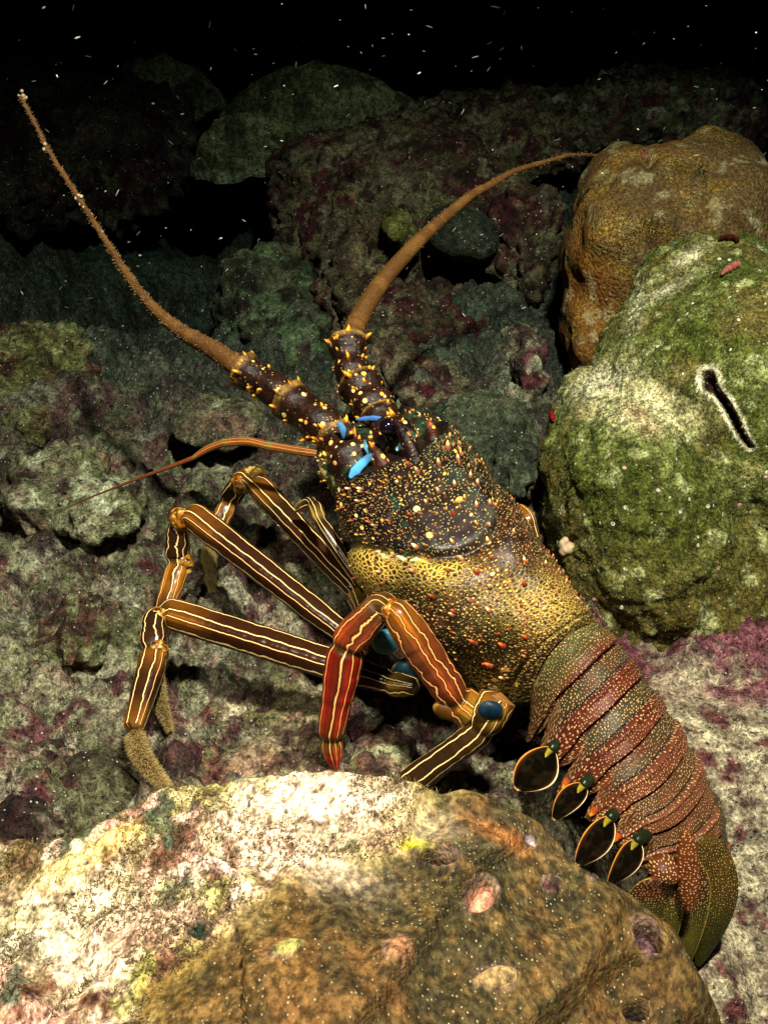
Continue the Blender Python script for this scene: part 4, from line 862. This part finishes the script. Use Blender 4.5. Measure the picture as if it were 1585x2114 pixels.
# --- antennule with its thin whip
root = empty('antennule', (0, 0, 0)); root.parent = LOB
for (pts, dd, rr) in [([(668, 938), (612, 930), (552, 920)], [.648, .652, .656], [10, 12, 11, 12]), ([(556, 921), (510, 911), (462, 914)], [.656, .660, .664], [11, 11, 12, 11]), ([(464, 913), (430, 926), (398, 946)], [.664, .668, .672], [10, 10, 9, 6])]:
    P = catmull([at(x, y, d) for (x, y), d in zip(pts, dd)], 24); R = np.interp(np.linspace(0, 1, 24), np.linspace(0, 1, len(rr)), rr) * .54 / f; ac = Acc(); t = np.linspace(0, 1, 24)
    tube(ac, P, R, 16, col=mixc(np.tile((.30, .10, .015), (24, 1)), (.20, .14, .03), ss(.85, .97, t) + ss(.1, .0, t))); o = ac.build('antennule_segment', M['leg'], root); set_attr(o, 'Zone', np.tile((.6, .0, 0), (ac.n, 1)))
P = catmull([at(x, y, d) for (x, y), d in zip([(400, 945), (345, 966), (285, 988), (235, 1008), (180, 1030), (120, 1058)], [.672, .676, .68, .684, .688, .692])], 60); ac = Acc()
tube(ac, P, np.linspace(5.0, .9, 60) * .67 / f, 12, col=mixc(np.tile((.20, .065, .022), (60, 1)), (.12, .05, .04), np.linspace(0, 1, 60))); ac.build('antennule_whip', M['smooth'], root)

# --- walking legs: each one continuous, its segments pinched at the joints
BR, OR, RD, DK, YL = (.066, .019, .006), (.42, .165, .018), (.25, .018, .009), (.042, .024, .010), (.36, .24, .04)
def leg(segs, red=0.0, fuzz=None, seed=1, name='walking_leg', coxa=(), lines=1.0, knobs=()):
    """segs: (start, end, radii, colours, wiggle); points are (px, py, depth)"""
    K, RR, CC, WW = [], [], [], []
    for k, (p0, p1, rr, cc, wg) in enumerate(segs):
        p0, p1 = at(*p0), at(*p1); cc = np.array(cc, float); m = 9
        for i in range(m):
            t = i / (m - 1); r = np.interp(t, np.linspace(0, 1, len(rr)), rr)
            if k and i == 0: r *= .90
            if k < len(segs) - 1 and i == m - 1: r *= .93
            K.append(p0 + (p1 - p0) * t); RR.append(r); CC.append([np.interp(t, np.linspace(0, 1, len(cc)), cc[:, d]) for d in range(3)]); WW.append(wg)
            if i in (0, m - 1): CC[-1] = list(np.array(CC[-1]) * .75)
        if k < len(segs) - 1:
            q = at(*segs[k + 1][0]); K.append((p1 + q) / 2); RR.append(.78 * min(rr[-1], segs[k + 1][2][0])); CC.append((.07, .045, .012)); WW.append(0)
    K = np.array(K); L = np.concatenate([[0], np.cumsum(np.linalg.norm(np.diff(K, axis=0), axis=1))]); n = max(120, int(L[-1] / .0006)); l = np.linspace(0, L[-1], n)
    P = np.stack([np.interp(l, L, K[:, d]) for d in range(3)], 1); w = max(2, int(.0012 / (L[-1] / n)))
    def sm(A, w, times):
        for _ in range(times):
            Pp = np.vstack([np.repeat(A[:1], w, 0), A, np.repeat(A[-1:], w, 0)]); cs = np.cumsum(np.vstack([np.zeros((1, A.shape[1])), Pp]), 0); B = (cs[2 * w + 1:] - cs[:-2 * w - 1]) / (2 * w + 1); B[0] = A[0]; B[-1] = A[-1]; A = B
        return A
    P = sm(P, w, 3); R = np.interp(l, L, RR) * .545 / f; R = sm(R[:, None], max(1, w // 2), 2)[:, 0]; R = R * (1 + .06 * (fbm(np.stack([l * 260, l * 0, l * 0 + seed], 1), 2, seed) - .5))
    col = np.stack([np.interp(l, L, np.array(CC)[:, d]) for d in range(3)], 1); wg = np.interp(l, L, WW); ac = Acc(); M_ = 36
    tube(ac, P, R, M_, col=col, sq=.66); rest = ac.n - len(P) * (M_ + 1); zl = [np.full(ac.n, lines)]
    for (x, y, d, r, cc) in knobs:
        v = ICO[0] * (1 + .55 * (fbm(ICO[0] * 1.9 + seed, 3, int(x)) - .5))[:, None]; nv_ = fbm(ICO[0] * 4.2, 4, int(y)); c_ = mixc(np.tile(np.asarray(cc, float) * .75, (len(v), 1)), (.060, .022, .008), ss(.48, .60, nv_)); c_ = mixc(c_, (.62, .46, .16), ss(.56, .62, fbm(ICO[0] * 3.1, 3, int(x))) * .8)
        ac.add(v * np.array((1.0, .9, 1.05)) * r * .92 * d / f + at(x, y, d), T=ICO[1], col=c_); zl.append(np.zeros(len(v)))
    kn = np.repeat(wg, M_ + 1); zl = np.concatenate(zl); o = ac.build(name, M['leg'], LOB); set_attr(o, 'Zone', np.stack([zl, np.concatenate([kn, np.zeros(ac.n - len(kn))]), np.full(ac.n, red)], 1)); rng = np.random.default_rng(seed)
    if fuzz:
        fp, fr = fuzz; P = catmull([at(*p) for p in fp], 40); R = np.interp(np.linspace(0, 1, 40), np.linspace(0, 1, len(fr)), fr) * .6 / f; ac = Acc(); tube(ac, P, R * .62, 16, col=(.10, .055, .016)); T, N, B = frames(P); q = 7000; k = rng.integers(1, 39, q); th = rng.uniform(0, 2 * pi, q); d = np.cos(th)[:, None] * N[k] + np.sin(th)[:, None] * B[k]
        hairs(ac, P[k] + d * R[k][:, None] * .58, d + T[k] * .8, rng.uniform(.0022, .0056, q) * (1 - .45 * k / 39), .00016, (.16, .09, .03), np.array((.62, .47, .22)) * rng.uniform(.4, 1.3, (q, 1)), rng, .25); ac.build('bristly_foot', M['fuzz'], o)
    for (cx, cy, d, rx, ry, cc) in coxa:
        V, Q = voxel([px_ell(cx, cy, d, rx, ry, max(rx, ry) * .5 / f * d, (0, 20, 0))], .0008, 3, .10, int(cx)); ac = Acc(); px, py, _ = proj(V)
        c = mixc(np.tile(cc, (len(V), 1)), (.30, .20, .04), ss(.62, .95, ((px - cx) / rx) ** 2 + ((py - cy) / ry) ** 2) * .9); c = c * (.5 + fbm(V * 260, 3, 8))[:, None]; ac.add(V, Q, col=c); ac.build('coxa', M['membrane'], o)
    return o
# the small folded leg beside the mouth
leg([((745, 1200, .626), (668, 1088, .634), [17, 17, 18, 17], [DK, DK, DK], 0), ((658, 1072, .637), (650, 1048, .642), [17, 18], [YL, DK], .4), ((642, 1036, .648), (614, 1052, .660), [15, 15, 8], [DK, YL], .3)], seed=11)
leg([((752, 1262, .636), (738, 1226, .644), [24, 30], [DK, YL], .6), ((730, 1214, .646), (538, 1010, .696), [25, 27, 29, 31, 34], [DK, BR, BR, DK, OR], .05), ((506, 985, .704), (474, 1030, .716), [28, 29, 30], [OR, DK, BR], .9), ((468, 1048, .712), (434, 1122, .708), [26, 26, 22], [OR, BR, OR], .6)],
    fuzz=([(428, 1128, .706), (430, 1160, .704), (440, 1222, .700)], [17, 20, 16, 4]), seed=12, knobs=[(500, 1000, .703, 24, OR), (528, 984, .703, 26, (.20, .12, .03))])
leg([((750, 1345, .624), (715, 1312, .632), [24, 30], [DK, YL], .6), ((704, 1302, .634), (402, 1068, .672), [28, 29, 31, 33, 36], [BR, BR, BR, BR, OR], .05), ((368, 1082, .680), (366, 1150, .686), [26, 29, 31], [BR, DK, BR], 1.0), ((368, 1172, .684), (338, 1262, .674), [28, 26, 23], [OR, OR, BR], .6), ((334, 1284, .672), (316, 1385, .650), [22, 21, 16], [BR, BR, OR], .2)],
    fuzz=([(316, 1385, .650), (328, 1440, .640), (352, 1512, .628)], [16, 20, 15, 4]), seed=13, knobs=[(374, 1072, .674, 27, OR), (378, 1164, .685, 25, (.40, .20, .03))])
leg([((858, 1418, .596), (812, 1412, .602), [18, 28], [DK, YL], .8), ((798, 1406, .604), (352, 1266, .642), [28, 33, 35, 35, 37], [DK, BR, BR, BR, OR], .05), ((318, 1276, .638), (318, 1332, .628), [27, 30, 32], [DK, DK, BR], 1.0), ((320, 1352, .624), (276, 1502, .594), [31, 30, 26, 21], [OR, BR, BR, OR], .25)],
    fuzz=([(276, 1512, .592), (292, 1560, .583), (326, 1606, .574), (350, 1628, .570)], [18, 22, 19, 13, 4]), seed=14, coxa=[(845, 1392, .606, 40, 42, (.010, .035, .045))], knobs=[(330, 1278, .640, 28, OR), (328, 1344, .624, 25, (.36, .18, .03))])
# the red hind leg, knee raised in front of the flank
leg([((975, 1470, .566), (944, 1448, .566), [36, 36], [YL, OR], .5), ((934, 1434, .564), (822, 1268, .558), [34, 34, 36, 34], [(.24, .06, .018), (.22, .055, .018), (.24, .07, .018), OR], .9), ((788, 1246, .564), (722, 1322, .573), [30, 34, 38, 40], [(.15, .10, .035), (.20, .055, .02), (.24, .05, .018), (.40, .08, .02)], .7), ((714, 1346, .575), (684, 1512, .585), [42, 36, 31, 29], [RD, RD, RD, (.30, .05, .01)], .0), ((684, 1532, .587), (694, 1590, .592), [23, 19, 6], [(.20, .10, .014), (.50, .03, .02), (.50, .03, .02)], .0)],
    red=.6, seed=15, coxa=[(935, 1468, .566, 44, 24, (.10, .045, .008)), (795, 1325, .592, 28, 34, (.05, .16, .19))], lines=.9, knobs=[(812, 1262, .558, 27, (.44, .17, .02)), (718, 1334, .574, 33, (.30, .05, .015))])
leg([((1028, 1440, .560), (1000, 1496, .560), [36, 38, 34], [OR, YL, (.12, .06, .012)], .9), ((990, 1512, .562), (850, 1614, .580), [31, 28, 30, 34], [(.10, .05, .012), DK, DK, BR], .1), ((842, 1622, .582), (822, 1634, .586), [24, 18], [OR, DK], .4)], seed=16, coxa=[(1012, 1466, .550, 30, 24, (.010, .035, .055))])
# a leg of the far side, its knee just showing over the shell
leg([((1125, 1250, .590), (1096, 1096, .640), [20, 18, 18, 18], [BR, (.12, .05, .014), (.12, .05, .014)], 0), ((1092, 1074, .640), (1070, 1056, .648), [19, 20], [OR, OR], .8), ((1064, 1070, .656), (1062, 1130, .676), [17, 16], [OR, BR], .4), ((1062, 1140, .680), (1078, 1236, .716), [15, 13, 7], [BR, BR, OR], .1)], seed=17, knobs=[(1090, 1072, .641, 17, OR)])
# ------------------------------------------------------------------ reef rocks behind and around
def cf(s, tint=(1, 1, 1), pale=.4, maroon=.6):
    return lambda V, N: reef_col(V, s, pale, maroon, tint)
def plain(c0, c1, s, extra=None):
    def fn(V, N):
        c = mixc(np.tile(c0, (len(V), 1)), c1, ss(.38, .62, fbm(V * 22, 4, s))); c = mixc(c, np.asarray(c0) * .4, ss(.58, .7, fbm(V * 60, 3, s + 1)) * .6)
        return extra(V, N, c) if extra else c
    return fn
def d_soft(s, a=1.0): return lambda V, N: a * (.014 * (fbm(V * 16, 3, s) - .5) + .004 * (fbm(V * 60, 3, s + 1) - .5))
RK = 'rocks of the reef around the lobster'
rock('reef_rock', [px_ell(850, 470, 1.30, 270, 190, .12), px_ell(960, 300, 1.40, 270, 78, .10), px_ell(690, 420, 1.31, 120, 130, .10), px_ell(640, 370, 1.34, 80, 60, .08), px_ell(860, 700, 1.14, 210, 110, .09), px_ell(1070, 560, 1.22, 90, 170, .09), px_ell(740, 610, 1.16, 80, 130, .07)],
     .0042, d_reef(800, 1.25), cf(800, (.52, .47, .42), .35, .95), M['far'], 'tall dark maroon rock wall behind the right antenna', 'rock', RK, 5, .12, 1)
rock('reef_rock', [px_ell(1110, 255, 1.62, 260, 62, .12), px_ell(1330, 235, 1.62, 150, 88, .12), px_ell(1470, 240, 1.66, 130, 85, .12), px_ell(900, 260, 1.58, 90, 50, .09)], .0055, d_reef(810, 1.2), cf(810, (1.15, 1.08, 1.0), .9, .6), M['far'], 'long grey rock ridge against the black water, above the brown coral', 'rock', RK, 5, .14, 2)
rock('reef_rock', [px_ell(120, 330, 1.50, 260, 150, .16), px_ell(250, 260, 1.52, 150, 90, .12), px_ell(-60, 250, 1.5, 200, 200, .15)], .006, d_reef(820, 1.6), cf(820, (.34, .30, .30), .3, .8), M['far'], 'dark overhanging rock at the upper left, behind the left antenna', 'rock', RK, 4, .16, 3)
rock('reef_rock', [px_ell(560, 650, 1.17, 110, 130, .08), px_ell(610, 720, 1.10, 70, 80, .06)], .004, d_reef(830, .9), cf(830, (.42, .56, .48), .3, .3), M['far'], 'dim greenish rock slope between the two antennae', 'rock', RK, 5, .12, 4)
rock('reef_rock', [px_ell(1085, 770, .99, 52, 85, .05), px_ell(1075, 710, 1.0, 40, 40, .04)], .003, d_reef(840, .8), cf(840, (.9, .9, .85), .8, .6), M['far'], 'upright knobbly rock with a pale top left of the brown coral base', 'rock', RK, 4, .16, 5)
rock('reef_rock', [px_ell(985, 905, .87, 115, 75, .06), px_ell(1050, 960, .82, 60, 60, .04)], .0028, d_reef(850, .8), plain((.06, .075, .05), (.13, .14, .09), 850), M['far'], 'low grey green rock just behind the right side of the shell', 'rock', RK, 4, .14, 6)
rock('reef_rock', [px_ell(870, 800, .99, 100, 50, .05), px_ell(800, 740, 1.02, 60, 60, .05)], .003, d_reef(860, 1.0), cf(860, (.6, .55, .5), .4, .9), M['far'], 'dark lumpy rock behind the base of the right antenna', 'rock', RK, 4, .16, 7)
rock('reef_rock', [px_ell(40, 775, .98, 135, 75, .08), px_ell(110, 830, .95, 80, 60, .06)], .0034, d_reef(870, 1.1), cf(870, (.75, .78, .55), .4, .7), M['far'], 'olive topped rock at the left edge, below the black hollow', 'rock', RK, 4, .14, 8)
rock('reef_rock', [px_ell(455, 872, .87, 95, 34, .04)], .0026, d_reef(880, .6), cf(880, (.95, .95, .9), .8, .3), M['reef'], 'flat pale rock behind the thin orange feeler', 'rock', RK, 4, .16, 9)
rock('reef_rock', [px_ell(120, 1000, .83, 110, 55, .05), px_ell(210, 1045, .80, 80, 45, .04)], .0026, d_reef(890, .8), cf(890, (1.05, 1.1, 1.0), 1.0, .2), M['reef'], 'pale grey rock left of the feeler tip', 'rock', RK, 4, .16, 10)
rock('reef_rock', [px_ell(170, 1310, .70, 60, 75, .035), px_ell(110, 1340, .70, 60, 55, .03)], .0022, d_reef(900, .7), cf(900, (.9, .95, .75), .6, .5), M['reef'], 'upright rubble block left of the foremost knee', 'rock', RK, 4, .16, 11)
rock('reef_rock', [px_ell(590, 1510, .645, 130, 44, .05), px_ell(470, 1540, .64, 80, 36, .04)], .0018, d_reef(910, .7), cf(910, (1.05, .95, .85), .7, .6), M['reef'], 'pinkish rubble rock between the bristly feet and the red leg', 'rock', RK, 4, .14, 12)
rock('reef_rock', [px_ell(150, 1690, .592, 150, 44, .05), px_ell(40, 1690, .59, 130, 50, .05)], .0018, d_reef(920, .7), plain((.055, .035, .03), (.16, .15, .09), 920), M['reef'], 'mossy dark rock at the lower left, under the foot nearest the camera', 'rock', RK, 4, .14, 13)
rock('reef_rock', [px_ell(790, 1580, .605, 85, 40, .03)], .0016, d_reef(930, .5), cf(930, (1.15, 1.15, 1.05), 1.0, .4), M['reef'], 'small pale rock right of the red leg tip', 'rock', RK, 4, .14, 14)
# smooth stones lodged in the rock wall
rock('stone', [px_ell(955, 482, 1.155, 82, 50, .045, (0, 8, 0))], .003, d_soft(950, .8), plain((.055, .062, .045), (.085, .09, .06), 950), M['far'], 'smooth grey stone lodged in the rock wall, right of the antenna', 'stone', None, 6, .08, 16)
rock('stone', [px_ell(824, 466, 1.165, 42, 34, .035, (0, 20, 0)), px_ell(845, 490, 1.17, 30, 30, .03)], .003, d_reef(955, .5), plain((.12, .12, .035), (.22, .20, .08), 955), M['far'], 'yellow green rounded stone lodged in the rock wall, left of the antenna', 'stone', None, 5, .08, 17)
# plate coral at the top: three broad thin plates
def plate_coral():
    root = empty('plate_coral', at(540, 215, 1.5)); tag(root, 'wide dim olive plate coral at the top, spread in flat overlapping plates', 'coral')
    for q, (cx, cy, d, rx, ry, tilt, sd) in enumerate([(335, 150, 1.52, 125, 70, .75, 1), (655, 178, 1.49, 195, 98, .62, 4), (505, 262, 1.43, 130, 54, .55, 7)]):
        c = at(cx, cy, d); n = unit(-FWD * tilt + UPV * (1 - tilt) + RT * (.12 - .12 * q)); a = unit(RT - n * (RT @ n)); b = np.cross(n, a); b = b * np.sign(b @ UPV); k = d / f
        nr, nt = 60, 160; r = np.linspace(0, 1, nr)[:, None]; th = np.linspace(0, 2 * pi, nt + 1)[None, :-1]
        w = np.stack([np.cos(th).ravel() * 1.6 + sd, np.sin(th).ravel() * 1.6, np.zeros(nt)], 1); lob = (1 + .75 * (fbm(w, 4, sd) - .5))[None, :]
        X = rx * k * r * lob * np.cos(th); Y = ry * k * r * lob * np.sin(th); flat = np.stack([X.ravel(), Y.ravel(), 0 * X.ravel()], 1)
        h = .030 * (fbm(flat * 12 + sd, 3, sd) - .5) + .012 * (fbm(flat * 40, 3, sd + 2) - .5) - .05 * (r.ravel().repeat(nt)) ** 2 * 1.0 + .006 * np.cos(r.ravel().repeat(nt) * 22 + 6 * fbm(flat * 9, 2, sd)) * .4
        t = (.020 * (1 - r ** 3) + .0035).repeat(nt, 1).ravel(); top = c + flat[:, :1] * a + flat[:, 1:2] * b + (h + t)[:, None] * n; bot = c + flat[:, :1] * a + flat[:, 1:2] * b + (h - t)[:, None] * n
        rr = r.repeat(nt, 1).ravel(); col = mixc(np.tile((.17, .18, .10), (len(rr), 1)), (.27, .26, .15), ss(.4, .62, fbm(top * 16, 4, sd + 5))); col = mixc(col, (.06, .06, .032), ss(.54, .68, fbm(top * 38, 3, sd + 6)) * .7)
        col = mixc(col, (.36, .36, .26), ss(.955, 1.0, rr) * .75); col = mixc(col, (.30, .28, .19), np.exp(-((fbm(flat * 11, 2, sd + 8) - .5) / .008) ** 2) * .5)  # rim light on the plate edges painted as a paler colour, then pale veins
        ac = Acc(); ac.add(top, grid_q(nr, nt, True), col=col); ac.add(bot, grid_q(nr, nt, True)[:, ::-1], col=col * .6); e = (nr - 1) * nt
        ac.add(np.vstack([top[e:], bot[e:]]), grid_q(2, nt, True), col=np.vstack([col[e:]] * 2)); ac.build('plate', M['far'], root)
plate_coral()
# small things stuck on the boulder
def bpoint(x, y):
    px, py, _ = proj(BV); m = np.where((BN * (C0 - BV)).sum(1) > 0)[0]; k = m[np.argmin((px[m] - x) ** 2 + (py[m] - y) ** 2)]; return BV[k], BN[k]
p, nn = bpoint(1176, 1128); ac = Acc(); s_ = .68 / f
V, Q = voxel([(p + nn * .003 + UPV * 6 * s_ - RT * 6 * s_, (.0030, .0035, .0050), (0, 20, 0)), (p + nn * .004 - UPV * 6 * s_ + RT * 8 * s_, (.0058, .0045, .0034), (0, -15, 0)), (p + nn * .002 - UPV * 14 * s_ - RT * 8 * s_, (.003, .003, .003), (0, 0, 0))], .0006, 3, .18, 21)
N = normals(V, Q); V = V + N * (.0010 * (fbm(V * 300, 3, 5) - .5))[:, None]
ac.add(V, Q, col=mixc(np.tile((.50, .36, .24), (len(V), 1)), (.30, .26, .10), ss(.4, .6, fbm(V * 160, 3, 6)))); tag(ac.build('barnacle_shell', M['fuzz'], None, org=p), 'small pinkish tan shell stuck on the side of the green boulder', 'shell')
def boulder_tube(name, pts, rads, col, label, cat, lift=0.0, rim=None):
    pp = catmull(np.array(pts, float), 24); q = [bpoint(x, y) for x, y in pp]; A = np.array([a for a, b in q]); B = np.array([b for a, b in q])
    for _ in range(4): A[1:-1] = (A[:-2] + A[1:-1] * 2 + A[2:]) / 4; B[1:-1] = (B[:-2] + B[1:-1] * 2 + B[2:]) / 4
    B = unit(B); P = catmull(A + B * lift, 70); Nn = unit(catmull(B, 70)); R = np.interp(np.linspace(0, 1, 70), np.linspace(0, 1, len(rads)), rads) * .74 / f
    R = R * (1 + .5 * (fbm(P * 260, 2, 4) - .5)); ac = Acc()
    if rim is not None:
        R2 = R + 6 * .74 / f * (.5 + fbm(P * 500, 2, 9)); tube(ac, P - Nn * R2[:, None] * .80, R2, 18, up=Nn[0], col=rim)
        tube(ac, P - Nn * (R * .45)[:, None], R * 1.0, 16, up=Nn[0], col=col)
    else: tube(ac, P - Nn * R[:, None] * .3, R * (.35 + 1.1 * fbm(P * 420, 2, 6)), 14, col=mixc(np.tile(col, (70, 1)), np.asarray(col) * .45, fbm(P * 900, 2, 3)))
    o = ac.build(name, M['fuzz'], None, org=P[0]); tag(o, label, cat); return o
boulder_tube('red_sponge', [(1490, 572), (1506, 560), (1520, 552)], [4, 8, 6], (.42, .15, .12), 'small pink red sponge near the top of the green boulder', 'sponge', .003)
boulder_tube('red_sponge', [(1146, 872), (1142, 860), (1145, 848)], [4, 7, 5], (.26, .02, .025), 'tiny bright red sponge at the left edge of the green boulder', 'sponge', .003)
boulder_tube('red_sponge', [(1480, 500), (1500, 496), (1524, 500)], [4, 8, 5], (.085, .018, .016), 'dark red sponge in the seam between brown coral and green boulder', 'sponge', .003)
# ------------------------------------------------------------------ algae turf: short fuzz on the rocks
def turf():
    rng = np.random.default_rng(3); ac = Acc()
    px, py, dd = proj(BV); m = np.where((BN[:, 2] > -.2) & ((BN * (C0 - BV)).sum(1) > -.06))[0]; k = rng.choice(m, 15000)
    c = np.where(rng.random((len(k), 1)) < .6, np.array([[.10, .13, .03]]), np.array([[.20, .20, .08]])) * rng.uniform(.6, 1.5, (len(k), 1)); hairs(ac, BV[k], BN[k], rng.uniform(.0012, .0034, len(k)), .00030, c * .6, c, rng, .7)
    fx, fy, _ = proj(FV); FN = normals(FV, grid_q(int(len(FV) / len(np.unique(FV[:, 0].round(5)))), len(np.unique(FV[:, 0].round(5))))); FN = FN * np.sign(FN[:, 2:3] + 1e-9)
    m = np.where((FBR < .5) & (FV[:, 2] > .03) & (fbm(FV * 40, 3, 88) > .47))[0]; k = rng.choice(m, 14000); c = np.where(rng.random((len(k), 1)) < .5, np.array([[.24, .20, .10]]), np.array([[.12, .085, .04]])) * rng.uniform(.6, 1.5, (len(k), 1))
    hairs(ac, FV[k], FN[k], rng.uniform(.0015, .0042, len(k)), .00022, c * .6, c, rng, .7)
    q = 26000; x = rng.uniform(-.45, .30, q); y = rng.uniform(.38, 1.05, q); w = fbm(np.stack([x, y, 0 * x], 1) * 26, 3, 89) > .5; x, y = x[w], y[w]; P = np.stack([x, y, G(x, y)], 1)
    c = np.where(rng.random((len(x), 1)) < .6, np.array([[.15, .15, .085]]), np.array([[.10, .05, .05]])) * rng.uniform(.5, 1.6, (len(x), 1)); hairs(ac, P, np.tile((0, -.3, 1.), (len(x), 1)), rng.uniform(.0015, .005, len(x)), .00030, c * .6, c, rng, .8)
    o = ac.build('algae_turf', M['fuzz'], None, org=(0, .5, .02)); tag(o, 'short olive and brown algae fuzz growing over the rocks', 'algae', None, 'stuff')
turf()
# ------------------------------------------------------------------ specks drifting in the water
def snow():
    rng = np.random.default_rng(8); V0, T0 = ico(1); ac = Acc()
    for _ in range(380):
        x, y = rng.uniform(-60, 1640), (rng.uniform(-40, 700) if rng.random() < .8 else rng.uniform(-40, 2000)); p = at(x, y, rng.uniform(.42, 1.35) if y < 700 else rng.uniform(.35, .5))
        if y > 700 and rng.random() < .6: continue
        d = (p - C0) @ FWD; L = (1.6 + 7.5 * rng.random() ** 2.2) * d / f * (.6 if y > 700 else 1) * (1.5 if rng.random() < .12 else 1); w = rng.uniform(.6, 1.5) * (1 if rng.random() < .85 else 1.8) * d / f
        R_ = rotm(rng.uniform(-30, 30), rng.normal(-15, 32), rng.uniform(-50, 50)); ac.add((V0 * np.array((L, w, w))) @ R_.T + p, T=T0, col=np.array((.60, .58, .48)) * (.05 + .85 * rng.random() ** 2))
    o = ac.build('drifting_specks', M['fuzz'], None, org=(0, .8, .3)); tag(o, 'pale specks drifting in the dark water', 'specks', None, 'stuff')
snow()
# ------------------------------------------------------------------ the water itself: red light dies first
def water():
    import bmesh
    bm = bmesh.new(); bmesh.ops.create_cube(bm, size=1); me = bpy.data.meshes.new('haze'); bm.to_mesh(me); bm.free()
    o = bpy.data.objects.new('haze', me); COL.objects.link(o); o.scale = (14, 16, 6); o.location = (0, 6.5, -1.4); tag(o, 'sea water around the reef', 'water', None, 'stuff')
    m = bpy.data.materials.new('sea_water'); m.use_nodes = True; t = m.node_tree; t.nodes.remove(t.nodes['Principled BSDF']); v = t.nodes.new('ShaderNodeVolumePrincipled')
    v.inputs['Color'].default_value = (.0, .0, .0, 1); v.inputs['Density'].default_value = .5; v.inputs['Absorption Color'].default_value = (.06, .42, .36, 1)
    t.links.new(v.outputs[0], t.nodes['Material Output'].inputs['Volume']); me.materials.append(m)
water()
